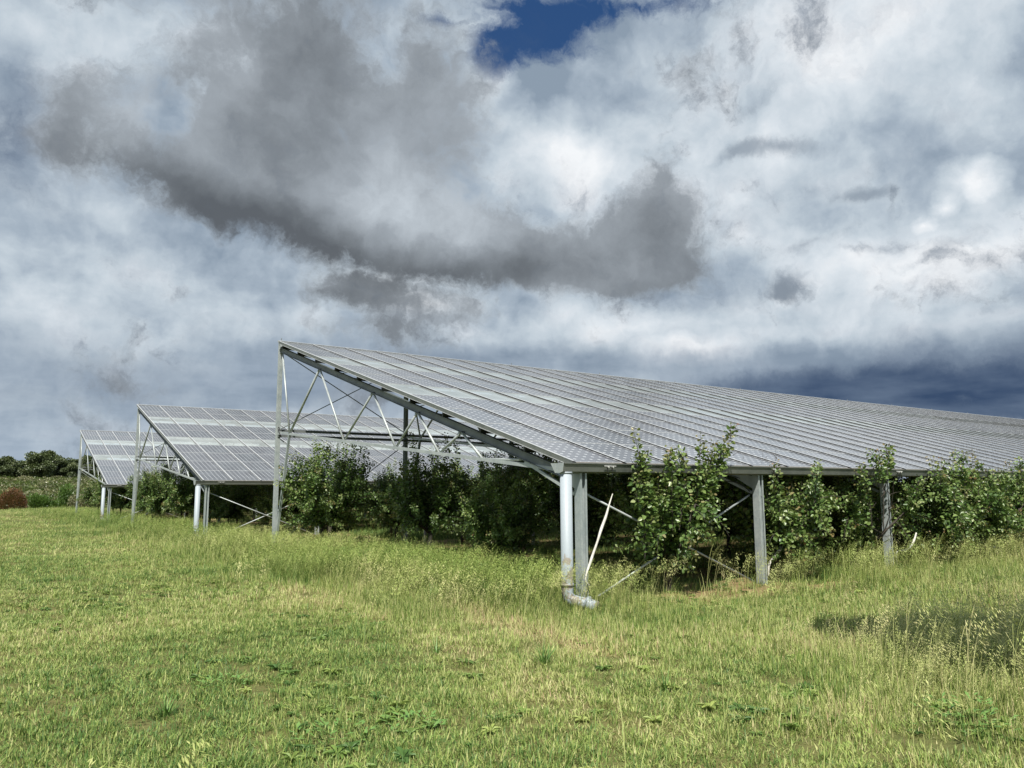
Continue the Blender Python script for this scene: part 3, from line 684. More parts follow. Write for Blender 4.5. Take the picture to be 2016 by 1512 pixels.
ordn = ['first', 'second', 'third', 'fourth', 'fifth', 'sixth', 'seventh', 'eighth', 'ninth', 'tenth', 'eleventh', 'twelfth', 'thirteenth', 'fourteenth', 'fifteenth', 'sixteenth']
GF = 'fruit trees in the front row along the gutter'
# front row: leaves stay clear of the roof, shoots that break out in front of the gutter
def roof_clip(cx_, cy_):
    def f(p):
        x = p[:, 0]+cx_; y = p[:, 1]+cy_; z = p[:, 2]
        under = z < HC + np.maximum(y, 0)*math.tan(SL) - .16
        infront = y < -.24
        gut = (y > -.24) & (y < .22) & (z > 1.84)
        clear = np.zeros(len(p), bool)                     # pruned back around the posts
        for qx, w_ in ((4.18, .20), (8.23, .26)):
            t_ = (qx-x)*.87 + (0-y)*.49; off_ = np.abs((qx-x)*(-.49) + (0-y)*.87)
            clear |= (off_ < w_) & (t_ > -.05) & (t_ < 3) & (z < 1.72)
        return (under | infront) & ~gut & ~clear
    return f
front = [
 (2.05, .15, 11, [(-.75, -.35, .9, -1.18, -.50, 2.54, .5, 60), (-.7, -.4, .8, -1.0, -.5, 2.2, .6, 50), (-.35, -.45, 1.0, -.42, -.52, 2.30, .8, 55), (-.2, -.45, 1.0, -.1, -.5, 2.22, .8, 45), (.1, -.4, .8, .25, -.55, 2.50, .7, 60), (.3, -.4, .8, .62, -.5, 2.42, .8, 60), (.3, -.45, 1.0, 1.18, -.48, 2.70, 1.0, 55), (.2, -.4, .9, .9, -.52, 2.48, .6, 60), (.2, -.4, .7, .5, -.5, 2.2, .4, 60), (-.9, -.4, .6, -1.1, -.5, 1.9, .4, 60)]),
 (5.0, .25, 12, [(-.5, -.4, .8, -.62, -.5, 2.12, .9, 50), (.3, -.5, .8, .4, -.55, 2.05, .8, 40)]),
 (8.0, .55, 13, [(-.6, -.95, .9, -.60, -.95, 2.42, .9, 55), (-.5, -.95, 1.5, -.22, -.95, 2.50, 1.0, 50), (-.9, -.9, .9, -1.2, -.95, 2.08, .6, 45)]),
 (10.3, .1, 14, [(-.4, -.45, .9, -.5, -.5, 2.28, .9, 50), (-.1, -.45, .9, 0, -.5, 2.38, .9, 55), (.4, -.45, .9, .5, -.5, 2.42, .8, 55), (.7, -.45, .9, .9, -.5, 2.46, 1.0, 55), (.9, -.4, .9, 1.15, -.5, 2.2, .8, 55)]),
 (12.4, .0, 15, [(-.2, -.5, .9, -.4, -.55, 2.1, .6, 50), (.6, -.5, .9, .7, -.6, 2.25, .6, 50)]),
 (14.6, -.1, 16, [(-.5, -.5, .9, -.7, -.6, 2.2, .7, 55), (0, -.5, .9, .4, -.6, 2.5, .7, 55), (.5, -.5, .9, .9, -.6, 2.6, .9, 55)]),
 (16.9, .0, 17, [(0, -.5, .9, .1, -.6, 2.6, .7, 55), (.5, -.5, .9, .7, -.6, 2.4, .9, 55)]),
 (19.2, .0, 18, [(0, -.5, .9, .1, -.6, 2.5, .7, 55)]),
 (21.5, .0, 19, [(0, -.5, .9, .1, -.6, 2.5, .7, 55)]),
]
for i, (x, y, sd_, forced) in enumerate(front):
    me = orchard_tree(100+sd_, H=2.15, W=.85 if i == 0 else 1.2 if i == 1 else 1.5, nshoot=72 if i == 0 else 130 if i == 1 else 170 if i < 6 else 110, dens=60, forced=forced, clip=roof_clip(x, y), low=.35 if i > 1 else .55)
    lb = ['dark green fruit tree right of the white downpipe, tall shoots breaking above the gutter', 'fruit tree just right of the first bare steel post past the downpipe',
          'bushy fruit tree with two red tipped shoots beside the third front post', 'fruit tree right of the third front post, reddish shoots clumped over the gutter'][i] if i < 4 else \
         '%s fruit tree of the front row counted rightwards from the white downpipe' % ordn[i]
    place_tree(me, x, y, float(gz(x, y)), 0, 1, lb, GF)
V = [orchard_tree(200+k, H=h_, W=w_, nshoot=n_, dens=64, low=.85) for k, (h_, w_, n_) in enumerate(((2.85, 1.45, 140), (2.5, 1.5, 140), (3.15, 1.3, 135), (2.75, 1.4, 150), (2.95, 1.05, 105)))]
rows = [(3.9, 1.35, 0.80), (8.2, 2.4, 1.0), (12.6, 1.25, 1.02), (16.5, 2.9, 1.05)]
rr = random.Random(4); cnt = 0
for ri, (yr, xf, sc) in enumerate(rows):
    nT = 13
    for k in range(nT):
        x = xf + 2.35*k + rr.uniform(-.25, .25); y = yr + rr.uniform(-.2, .2)
        rown = ['second', 'third', 'fourth', 'fifth'][ri]
        if k < 3:
            lb = '%s tree from the open end in the %s orchard row under the big canopy' % (ordn[k], rown)
            if ri == 3: lb = '%s tree from the field in the sunlit row between the big and the middle canopy' % ordn[k]
        else:
            lb = 'shaded fruit tree deep inside the %s orchard row, hidden among its neighbours' % rown
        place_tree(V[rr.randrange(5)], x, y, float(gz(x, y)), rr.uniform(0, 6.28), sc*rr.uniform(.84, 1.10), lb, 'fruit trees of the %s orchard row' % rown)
        cnt += 1
rows2 = [(20.6, 2.6, .66, 11), (24.5, 2.2, .9, 9), (28.5, 1.4, 1.0, 7), (32.6, 1.2, 1.05, 9), (36.6, 1.2, .95, 8)]
for ri, (yr, xf, sc, nT) in enumerate(rows2):
    for k in range(nT):
        x = xf + 2.3*k + rr.uniform(-.25, .25); y = yr + rr.uniform(-.2, .2); nm = ['gutter', 'second', 'middle', 'ridge', 'outermost'][ri]
        lb = 'leafy fruit tree at the open end of the %s row of the middle canopy' % nm if k == 0 else 'leafy fruit tree further along the %s row of the middle canopy' % nm
        place_tree(V[rr.randrange(5)], x, y, float(gz(x, y)), rr.uniform(0, 6.28), sc*rr.uniform(.84, 1.10), lb, None if k == 0 else 'fruit trees along the %s row of the middle canopy' % nm)
        cnt += 1
rows3 = [(40.6, 1.9, .80, 7), (44.5, 1.4, .95, 4), (48.5, 1.3, 1.0, 4), (52.6, 1.0, .95, 4)]
for ri, (yr, xf, sc, nT) in enumerate(rows3):
    for k in range(nT):
        x = xf + 2.3*k + rr.uniform(-.25, .25); y = yr + rr.uniform(-.2, .2); nm = ['gutter', 'second', 'third', 'ridge'][ri]
        lb = 'fruit tree at the open end of the %s row of the farthest canopy' % nm if k == 0 else 'fruit tree inside the %s row of the farthest canopy' % nm
        place_tree(V[rr.randrange(5)], x, y, 0, rr.uniform(0, 6.28), sc, lb, None if k == 0 else 'fruit trees in the %s row of the farthest canopy' % nm)
        cnt += 1

# the roadside tree standing just right of the picture whose shade lies on the grass
def big_crown(seed, R_, Hc, n, size, m, squash=.8):
    rg = np.random.default_rng(seed); cl = rg.normal(size=(26, 3)); cl /= np.linalg.norm(cl, axis=1, keepdims=True); cl *= (R_*rg.uniform(.35, .85, (26, 1))); cl[:, 2] *= squash
    k = rg.integers(0, 26, n); p = rg.normal(size=(n, 3)); p /= np.linalg.norm(p, axis=1, keepdims=True)
    pos = cl[k] + p*(R_*.36)*rg.random((n, 1))**.5; pos[:, 2] += Hc
    tn = np.clip(.35 + .25*rg.normal(size=n)*.6 + .3*(rg.random(26)[k]-.5), 0, 1)
    return leaf_cloud('crown', pos, p + rg.normal(0, .5, (n, 3)), size*rg.uniform(.7, 1.3, n), tn, np.zeros(n), m, seed=seed, width=.7)
t0 = bpy.data.objects.new('shade_tree', None); COL.objects.link(t0); t0.location = (-.85, -8.75, 0)
tag(t0, 'round crowned tree just beyond the right edge, shading the grass', 'tree')
mtr = MB(); mtr.tube([(0, 0, -.2), (.05, 0, 1.2), (.1, .05, 4.2), (.1, .1, 7.1)], [.15, .12, .08, .04], 8)
for a in range(5): mtr.tube([(.08, .03, 4.6+.2*a), (.5*math.cos(a*1.3), .5*math.sin(a*1.3), 5.8+.15*a), (.85*math.cos(a*1.3), .85*math.sin(a*1.3), 6.5+.15*a)], [.05, .03, .01], 6)
link('trunk', mtr.mesh('trunk', M_BARK, True), t0); link('crown', big_crown(5, 2.0, 7.1, 46000, .17, M_LEAF, .5), t0)

# ------------------------------------------------------------------ straps, stakes, irrigation pipe
YPC = 13.15
def curve_obj(name, pts, rad, m, label, cat, group=None, n=8, flat=None):
    b = MB(); P_ = [Vector(p) for p in pts]; out = []
    for i in range(len(P_)-1):
        p0 = P_[max(i-1, 0)]; p1 = P_[i]; p2 = P_[i+1]; p3 = P_[min(i+2, len(P_)-1)]
        for k in range(5):
            t = k/5; out.append(.5*((2*p1)+(p2-p0)*t+(2*p0-5*p1+4*p2-p3)*t*t+(3*p1-p0-3*p2+p3)*t**3))
    out.append(P_[-1]); rs = np.interp(np.linspace(0, 1, len(out)), np.linspace(0, 1, len(rad)), rad)
    b.tube(out, list(rs), n)
    o = link(name, b.mesh(name, m, True)); tag(o, label, cat, group); return o
curve_obj('dead_branch', [(0.10, -.20, .30), (.02, -.21, .40), (.14, -.20, .66), (.25, -.21, .90), (.34, -.2, 1.08), (.43, -.2, 1.25), (.50, -.2, 1.42), (.575, -.2, 1.585)], [.012, .014, .020, .016, .022, .020, .012, .006], M_STRAP, 'long bleached branch leaning up beside the corner post', 'branch')
curve_obj('dead_branch', [(4.34, -.02, .14), (4.36, -.03, .34), (4.55, -.02, .48), (4.75, 0, .60), (5.02, 0, .76), (5.3, .02, .93), (5.5, .03, 1.12)], [.012, .022, .020, .030, .022, .010, .006], M_STRAP, 'straight bleached branch slanting up from behind the second front post', 'branch')
curve_obj('dead_branch', [(8.42, -.06, .10), (8.37, -.08, .30), (8.45, -.08, .38), (8.75, -.08, .39), (8.95, -.08, .46), (9.10, -.08, .58), (9.2, -.08, .72)], [.010, .012, .016, .018, .022, .022, .016], M_STRAP, 'hook shaped bleached branch at the foot of the third front post', 'branch')
for (x, y, h, lb) in ((5.3, 13.9, .95, 'broad pale stake standing in the long grass under the trees, left one'), (7.6, 16.2, .8, 'thin pale stake in the grass right of the broad stake'), (6.9, 10.2, .7, 'pale stake beside a dark trunk under the big canopy')):
    b = MB(); b.tube([(0, 0, -.2), (0, 0, h-.08), (.01, 0, h)], [.05, .048, .02], 8); b.box(-.07, .07, -.058, -.05, h*.55, h*.85)
    o = link('stake', b.mesh('stake', M_STAKE, False), None, (x, y, 0)); tag(o, lb, 'stake')

curve_obj('cable', [(2.9, .16, 1.86), (3.2, .17, 1.80), (3.6, .17, 1.78), (3.9, .16, 1.74), (4.12, .12, 1.60)], [.009, .009], M_RUB, 'black cable sagging under the gutter before the second front post', 'cable', n=6)
curve_obj('cable', [(.16, YPC-.06, 3.30), (.10, YPC-.10, 3.42), (.06, YPC-.16, 3.36), (.14, YPC-.2, 3.14)], [.010, .010], M_RUB, 'short looped cable at the joint of the tall ridge post', 'cable', n=6)
# ------------------------------------------------------------------ far trees and shrubs
rg = np.random.default_rng(77)
def pine(seed, H, Wd):
    r = random.Random(seed); b = MB(); b.tube([(0, 0, -.5), (.1, 0, H*.4), (.2, 0, H*.8)], [.22, .16, .06], 7)
    pos = []; nn = []; tn = []
    for k in range(22):
        a = r.uniform(0, 6.28); rr_ = Wd*r.uniform(.1, .72); z = H*r.uniform(.10, .86)
        c = np.array([math.cos(a)*rr_, math.sin(a)*rr_, z]); R_ = Wd*r.uniform(.28, .45)
        g = np.random.default_rng(seed*31+k); p = g.normal(size=(330, 3)); p /= np.linalg.norm(p, axis=1, keepdims=True)
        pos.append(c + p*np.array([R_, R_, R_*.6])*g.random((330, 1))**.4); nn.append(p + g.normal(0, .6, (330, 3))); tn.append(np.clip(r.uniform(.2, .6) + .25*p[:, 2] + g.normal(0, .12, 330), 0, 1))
        b.tube([(.15, 0, z*.7), tuple(c)], [.06, .03], 5)
    pos = np.concatenate(pos)
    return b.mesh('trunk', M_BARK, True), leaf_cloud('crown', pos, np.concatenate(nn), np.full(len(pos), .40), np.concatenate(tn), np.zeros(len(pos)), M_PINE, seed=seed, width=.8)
PV = [pine(k, 7.6, 3.6) for k in range(4)]
plist = []
x = -22.0; k = 0; rr = random.Random(12)
HTS = {15: 1.2, 16: 1.15}
while x < 70:
    plist.append((x, 240 + rr.uniform(-8, 10), rr.uniform(.66, 1.02)*HTS.get(k, 1.0))); x += rr.uniform(1.7, 3.0); k += 1
vis = [i for i, (x, y, s) in enumerate(plist) if 4.5 < x < 21.5]
PL = {i: '%s dark pine on the far hill counted from the left picture edge' % ordn[k] for k, i in enumerate(vis[:16])}
for i, (x, y, s) in enumerate(plist):
    z = float(hillz(np.array(x), np.array(y)))
    o = bpy.data.objects.new('pine_tree', None); COL.objects.link(o); o.location = (x, y, z); o.scale = (s, s, s); o.rotation_euler = (0, 0, rr.uniform(0, 6.28))
    tag(o, PL.get(i, 'dark pine on the far hill, hidden behind the canopies or outside the view'), 'tree', 'pines along the far hilltop')
    a, c = PV[i % 4]; link('trunk', a, o); link('crown', c, o)
def shrub(seed, R_, H, n, size, m, yl=0.0, spiky=0.0):
    g = np.random.default_rng(seed); nc = 14
    cl = g.normal(size=(nc, 3)); cl /= np.linalg.norm(cl, axis=1, keepdims=True); cl *= R_*.62*g.uniform(.3, 1, (nc, 1)); cl[:, 2] = np.abs(cl[:, 2])*H/R_*.9
    k = g.integers(0, nc, n); p = g.normal(size=(n, 3)); p /= np.linalg.norm(p, axis=1, keepdims=True)
    pos = cl[k] + p*np.array([R_*.42, R_*.42, H*.3])*g.random((n, 1))**.45; pos[:, 2] = np.abs(pos[:, 2])
    if m is M_RUST:                                          # one even dome
        p[:, 2] = np.abs(p[:, 2]); lump = 1 + .16*np.sin(p[:, 0]*9+1)*np.sin(p[:, 1]*8)*np.sin(p[:, 2]*7+2)
        pos = p*np.array([R_, R_, H*.92])*(g.random((n, 1))**.25)*lump[:, None]
    d = p*(1-spiky) + np.array([0, 0, 1])*(.3+spiky) + g.normal(0, .4, (n, 3))
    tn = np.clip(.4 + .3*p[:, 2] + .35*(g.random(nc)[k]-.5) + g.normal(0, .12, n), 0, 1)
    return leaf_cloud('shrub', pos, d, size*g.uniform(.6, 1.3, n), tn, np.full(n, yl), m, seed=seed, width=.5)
shrubs = [
 (-2.2, 80.5, 1.25, 2.2, M_RUST, 'rust brown dome shaped bush at the field edge, far left', .14, .0),
 (-4.6, 81.5, 1.8, 3.1, M_SHRUB, 'green bush cut by the left picture edge beside the rust brown bush', .16, 0),
 (.3, 82, 1.5, 2.5, M_SHRUB, 'fresh green leafy bush right of the rust brown bush', .16, .2),
 (1.4, 82.5, .8, 1.1, M_SHRUB, 'low green bush touching the fresh green one at the field edge', .13, .2),
 (2.6, 84, 1.2, 3.1, M_SHRUB, 'tall narrow green shrub between the green bushes and the dry brush', .16, .4),
 (3.9, 82, 1.6, 2.1, M_DRY, 'greyish brown dry brush just left of the farthest canopy post', .18, .8),
 (6.0, 82.0, 1.6, 2.0, M_DRY, 'second dry brush, behind the farthest canopy post', .18, .8),
 (7.2, 81.5, 1.4, 1.5, M_SHRUB, 'low green bush under the tall end of the farthest canopy', .16, .1),
 (-7.5, 82.0, 1.6, 1.8, M_DRY, 'dry brush beyond the left picture edge', .18, .5),
]
for i, (x, y, r_, h, m, lb, sz, sp) in enumerate(shrubs):
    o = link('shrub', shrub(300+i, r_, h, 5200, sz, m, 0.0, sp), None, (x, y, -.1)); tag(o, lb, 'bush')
# brush covering the hill: nobody could count it
g = np.random.default_rng(9); n = 1500
bx = g.uniform(-30, 90, n); by = g.uniform(90, 234, n)
nf = 60
c = np.stack([bx, by, hillz(bx, by)], 1); rad = g.uniform(.3, 1.15, n)*(1+(by-90)/160)
p = g.normal(size=(n, nf, 3)); p /= np.linalg.norm(p, axis=2, keepdims=True); p[:, :, 2] = np.abs(p[:, :, 2])*.6
pos = (c[:, None, :] + p*rad[:, None, None]).reshape(-1, 3)
kind = g.random(n); tone = np.clip(np.repeat(g.random(n), nf)*.8 + g.normal(0, .1, n*nf), 0, 1)
for nm, sel, m, lb in (('green_scrub', kind < .5, M_SHRUB, 'green scrub spread over the far hillside'), ('dry_scrub', kind >= .5, M_DRY, 'dry brownish scrub spread over the far hillside')):
    s_ = np.repeat(sel, nf); q = pos[s_]
    o = link(nm, leaf_cloud(nm, q, p.reshape(-1, 3)[s_] + g.normal(0, .4, (len(q), 3)), np.full(len(q), .38), tone[s_]*.75, np.full(len(q), .25), m, seed=5, width=.8)); tag(o, lb, None, None, 'stuff')

# ------------------------------------------------------------------ grass
class BL:
    def __init__(s): s.v = []; s.f = []; s.a = []
    def blade(s, p, yaw, L, wd, lean, curl, val, seg=2):
        d = Vector((math.cos(yaw), math.sin(yaw), 0)); sd = Vector((-d.y, d.x, 0)); i = len(s.v); pt = Vector(p); th = lean
        for k in range(seg+1):
            t = k/seg; ww = wd*(1-t**1.5)*.5
            if k < seg: s.v += [tuple(pt - sd*ww), tuple(pt + sd*ww)]; s.a += [val, val]
            else: s.v += [tuple(pt)]; s.a += [val]
            pt = pt + (d*math.sin(th) + Vector((0, 0, 1))*math.cos(th))*(L/seg); th += curl/seg
        for k in range(seg-1): s.f.append((i+2*k, i+2*k+1, i+2*k+3, i+2*k+2))
        s.f.append((i+2*seg-2, i+2*seg-1, i+2*seg)); return pt
    def leaf(s, p, d, L, wd, val, up=(0, 0, 1)):
        d = Vector(d).normalized(); sd = d.cross(Vector(up)).normalized()*wd/2; i = len(s.v); p = Vector(p)
        s.v += [tuple(p), tuple(p+d*L*.5-sd+Vector((0, 0, wd*.15))), tuple(p+d*L), tuple(p+d*L*.5+sd+Vector((0, 0, wd*.15)))]; s.a += [val]*4; s.f.append((i, i+1, i+2, i+3))
    def obj(s, name, m):
        me = bpy.data.meshes.new(name); me.from_pydata(s.v, [], s.f); me.materials.append(m)
        a = me.attributes.new('blade', 'FLOAT', 'POINT'); a.data.foreach_set('value', s.a); me.update()
        return bpy.data.objects.new(name, me)
r = random.Random(6)
LIB = bpy.data.collections.new('grass_library')
kinds = {'short': [], 'mid': [], 'tall': [], 'weed': []}
def add(kind, name, b): o = b.obj(name, M_GRASS); LIB.objects.link(o); kinds[kind].append(o)
def clump(n, rad, L, wd, lean, curl, dry, seg=2):
    b = BL()
    for _ in range(n):
        a = r.uniform(0, 6.28); q = rad*math.sqrt(r.random()); yaw = a + r.gauss(0, .9)
        b.blade((math.cos(a)*q, math.sin(a)*q, -.01), yaw, L*r.uniform(.45, 1.15), wd*r.uniform(.7, 1.2), r.uniform(.05, lean), r.uniform(.1, curl), min(1, max(0, r.gauss(.45, .22) + (dry if r.random() < .25 else 0))), seg)
    return b
names = []
for k in range(5): add('short', 'a%02d' % k, clump(22, .11, .072, .0085, 1.35, 1.1, .5))
for k in range(5):
    b = clump(20, .10, .25, .0085, .5, 1.2, .4, 3)
    for _ in range(5):        # fine flowering stems with seed heads, bent by the wind to the right
        a = r.uniform(0, 6.28); q = .08*r.random(); L = r.uniform(.26, .42); yaw = r.gauss(-.6, .7)
        e = b.blade((math.cos(a)*q, math.sin(a)*q, 0), yaw, L, .003, r.uniform(.05, .3), r.uniform(.3, .9), .8, 3)
        for j in range(9):
            b.leaf(e + Vector((r.gauss(0, .008), r.gauss(0, .008), -.012*j)), (r.gauss(.6, .4), r.gauss(-.3, .4), r.uniform(-.3, .8)), .026, .009, r.uniform(.60, .82))
    add('mid', 'b%02d' % k, b)
for k in range(4):
    b = clump(9, .10, .40, .007, .3, .9, .3, 3)
    for _ in range(5):        # wild oats: tall stems, drooping one-sided panicles
        a = r.uniform(0, 6.28); q = .09*r.random(); L = r.uniform(.55, .85); yaw = r.gauss(-.6, .6)
        P0 = Vector((math.cos(a)*q, math.sin(a)*q, 0)); th = r.uniform(.03, .22); d = Vector((math.cos(yaw), math.sin(yaw), 0)); pt = P0; pts = [P0]
        for s_ in range(8):
            pt = pt + (d*math.sin(th) + Vector((0, 0, math.cos(th))))*(L/8); pts.append(pt); th += .04 + (.16 if s_ > 4 else 0)
        sd = Vector((-d.y, d.x, 0))*.0016
        for s_ in range(8):
            i = len(b.v); b.v += [tuple(pts[s_]-sd), tuple(pts[s_]+sd), tuple(pts[s_+1]+sd), tuple(pts[s_+1]-sd)]; b.a += [.75]*4; b.f.append((i, i+1, i+2, i+3))
        for j in range(22):
            u = r.uniform(.66, 1.0)*8; s_ = min(int(u), 7); pp = pts[s_].lerp(pts[s_+1], u-s_)
            off = d*r.uniform(.0, .06) + Vector((r.gauss(0, .02), r.gauss(0, .02), -r.uniform(0, .035)))
            b.leaf(pp+off, d*r.uniform(.4, 1) + Vector((0, 0, -r.uniform(.1, .8))), .034, .009, r.uniform(.62, .85))
    add('tall', 'c%02d' % k, b)
def rosette(n, L, wd, val, lift=.5):
    b = BL()
    for j in range(n):
        a = j*2.4 + r.uniform(-.3, .3); l = L*r.uniform(.6, 1.1); el = r.uniform(.15, lift)
        d = Vector((math.cos(a)*math.cos(el), math.sin(a)*math.cos(el), math.sin(el)))
        sdv = Vector((-math.sin(a), math.cos(a), 0))*wd*.5*r.uniform(.8, 1.2); i = len(b.v); z = Vector((0, 0, .01))
        b.v += [tuple(z), tuple(z+d*l*.45-sdv+Vector((0, 0, .01))), tuple(z+d*l*.8-sdv*.8), tuple(z+d*l-Vector((0, 0, l*.15))), tuple(z+d*l*.8+sdv*.8), tuple(z+d*l*.45+sdv+Vector((0, 0, .01)))]
        b.a += [val+r.uniform(-.1, .1)]*6; b.f += [(i, i+1, i+2, i+3), (i, i+3, i+4, i+5)]
    return b
for k in range(4): add('weed', 'd%02d' % k, rosette(r.randint(10, 16), .085, .028, .22 + .1*k))
off = {}; c0 = 0
for kk in ('short', 'mid', 'tall', 'weed'): off[kk] = (c0, len(kinds[kk])); c0 += len(kinds[kk])

g = np.random.default_rng(31)
def sector(r0, r1, dens, half=R(47)):
    n = int(half*(r1*r1-r0*r0)*dens)
    rad = np.sqrt(g.uniform(r0*r0, r1*r1, n)); a = YAW + g.uniform(-half, half, n)
    return CAM.x + rad*np.cos(a), CAM.y + rad*np.sin(a), rad
def sst(v, a, b): t = np.clip((v-a)/(b-a), 0, 1); return t*t*(3-2*t)
def fields(x, y):
    dx = np.maximum(-.9-x, 0); dy = np.maximum(-1.2-y, 0); d = np.hypot(dx, dy)
    n1 = vnoise(x, y, .5, 1, 4); n2 = vnoise(x, y, 1.6, 2, 3)
    belt = np.exp(-(np.maximum(d + (n1-.5)*2.2, 0)/1.25)**2)
    inside = ((x > 1.6) & (y > .1)).astype(float)
    right = sst(x + (n1-.5)*2.5 + .25*(y+4), -3.2, .8)*(y < 1)
    opening = sst(x, .6, 1.6)*sst(-x, -6.0, -4.6)*sst(y, -2.6, -1.5)
    side = sst(y, -.8, .6)                                   # long grass stands along the west ends, short turf in front of the corner
    rgt = sst(x, 8.0, 13.0)
    h = .06 + .05*n1 + .29*belt*np.maximum(side, rgt)*(1-.75*opening) + .10*belt*(1-np.maximum(side, rgt))*(1-.7*opening)
    fg = sst(-y, 3.4, 5.2)
    h = h + right*(.17*fg + .10*rgt + .05*sst(-y, 1.8, 3.0))*(1-.6*opening)
    h = h*(1-.55*np.exp(-((x-.0)/.55)**2-((y+.55)/.6)**2))
    h = h*(1-.55*inside*sst(x, 2.0, 5.0)*(np.abs(((y % 20)-16.6)) > 2.2))
    return d, n1, n2, belt, inside, right, h
def dryness(x, y, n1, n2, h):
    v = .34 + (n1-.5)*.55 + (vnoise(x, y, .18, 8, 3)-.5)*.5
    # worn, strawy track running parallel to the canopies' end
    for (x0, w_) in ((-2.8, .42), (-1.65, .36)):
        xc = x0 + .25*np.sin(y*.5) - .10*np.maximum(-y-1, 0)
        v += .27*np.exp(-((x-xc)/w_)**2)*sst(y, -6.5, -3)*sst(y, 9, 3)*(.5+n2)
    v += .05*np.exp(-((x+1.7)/1.2)**2 - ((y+1.4)/1.0)**2)
    v -= .16*np.exp(-((x+.6)/1.0)**2)*sst(y, -.8, .8)       # fresh green strip by the trees
    v += .10*sst(x, -2.5, .5)*sst(-y, 1.5, 3)
    v += .02*sst(-x, 3.5, 6.0)
    v = v - .22*((x > 1.6) & (y > .1))
    return np.clip(v, 0.02, 1.0)
PX, PY, PZ, IDX, SC, DR, RZ = [], [], [], [], [], [], []
def put(x, y, kind, sc, dr):
    o0, n_ = off[kind]; PX.append(x); PY.append(y); PZ.append(gz(x, y) if True else 0*x); IDX.append(o0 + g.integers(0, n_, len(x))); SC.append(sc); DR.append(dr)
    RZ.append(g.uniform(-.7, .7, len(x)) if kind in ('tall', 'mid') else g.uniform(0, 6.28, len(x)))
for (r0, r1, dn, s_) in ((2.6, 7.5, 300, 1.0), (7.5, 13, 200, 1.15), (13, 24, 85, 1.6), (24, 45, 26, 2.3), (45, 95, 6.5, 3.4)):
    x, y, rad = sector(r0, r1, dn); d, n1, n2, belt, ins, right, h = fields(x, y)
    keep = g.random(len(x)) > ins*.55*sst(x, 2, 4)
    keep &= (g.random(len(x)) < -.35 + 2.5*vnoise(x, y, 2.3, 44, 4))           # thin spots
    keep &= g.random(len(x)) > .88*np.exp(-((x-3.0)/1.9)**4-((y+.4)/.75)**4)
    x, y, h, n1, n2 = [q[keep] for q in (x, y, h, n1, n2)]
    sz = np.clip(h/.085, .7, 2.2)*g.uniform(.45, 1.5, len(x))
    flat_ = s_**.75
    put(x, y, 'short', np.stack([np.full(len(x), flat_), np.full(len(x), flat_), sz*s_**.45], 1)*g.uniform(.8, 1.15, (len(x), 1)), dryness(x, y, n1, n2, h))
for (r0, r1, dn, s_) in ((2.6, 9, 120, 1.0), (9, 18, 75, 1.1), (18, 36, 26, 1.5), (36, 70, 7, 2.2)):
    x, y, rad = sector(r0, r1, dn); d, n1, n2, belt, ins, right, h = fields(x, y)
    pk = np.clip((h-.13)*4.2, 0, 1) + .05*(n2 > .6)
    keep = g.random(len(x)) < pk*(1-.8*np.exp(-((x-3.0)/2.0)**4-((y+.4)/.9)**4))
    x, y, h, n1, n2 = [q[keep] for q in (x, y, h, n1, n2)]
    sz = np.clip(h/.30, .55, 1.35)*g.uniform(.75, 1.2, len(x))
    put(x, y, 'mid', np.stack([sz*s_**.7, sz*s_**.7, sz], 1), dryness(x, y, n1, n2, h))
for (r0, r1, dn) in ((3, 10, 26), (10, 22, 20), (22, 60, 4)):
    x, y, rad = sector(r0, r1, dn); d, n1, n2, belt, ins, right, h = fields(x, y)
    edge = np.exp(-((y+.9+ (n1-.5)*.8)/.7)**2)*(x > -.6) + np.exp(-((x+.3)/.8)**2)*(y > -.9) *1.3 + .8*sst(x, -2.2, -.2)*sst(-y, 3.5, 5.5) + .04
    opn = sst(x, .3, .9)*sst(-x, -5.0, -4.2)*sst(y, -1.6, -.6)
    keep = g.random(len(x)) < np.clip(edge*.62*(1-.6*opn), 0, 1)
    x, y, h, n1, n2 = [q[keep] for q in (x, y, h, n1, n2)]
    sz = g.uniform(.6, 1.05, len(x))
    put(x, y, 'tall', np.stack([sz, sz, sz], 1), np.clip(dryness(x, y, n1, n2, h)+.05, 0, 1))
x, y, rad = sector(2.8, 16, 17); d, n1, n2, belt, ins, right, h = fields(x, y)
keep = (g.random(len(x)) < 1.5*(vnoise(x, y, .8, 21, 3)-.35)) & (h < .22)
x, y = x[keep], y[keep]; sz = g.uniform(.6, 1.35, len(x))
put(x, y, 'weed', np.stack([sz, sz, sz], 1), g.uniform(.1, .5, len(x)))
PX, PY, PZ, IDX, DR, RZ = [np.concatenate(q) for q in (PX, PY, PZ, IDX, DR, RZ)]; SC = np.concatenate(SC)
me = bpy.data.meshes.new('grass'); me.vertices.add(len(PX)); me.vertices.foreach_set('co', np.stack([PX, PY, PZ], 1).ravel())
for nm, ty, arr, key in (('idx', 'INT', IDX.astype(np.int32), 'value'), ('dry', 'FLOAT', DR, 'value'), ('rz', 'FLOAT_VECTOR', np.stack([g.normal(0, .08, len(RZ)), g.normal(0, .08, len(RZ)), RZ], 1).ravel(), 'vector'), ('scl', 'FLOAT_VECTOR', SC.ravel(), 'vector')):
    a = me.attributes.new(nm, ty, 'POINT'); a.data.foreach_set(key, arr)
me.update()
go = link('grass', me); tag(go, 'grass, seed heads and low weeds covering the field', None, None, 'stuff')
gt = bpy.data.node_groups.new('grass_scatter', 'GeometryNodeTree')
gt.interface.new_socket('Geometry', in_out='INPUT', socket_type='NodeSocketGeometry'); gt.interface.new_socket('Geometry', in_out='OUTPUT', socket_type='NodeSocketGeometry')
gi = gt.nodes.new('NodeGroupInput'); gout = gt.nodes.new('NodeGroupOutput')
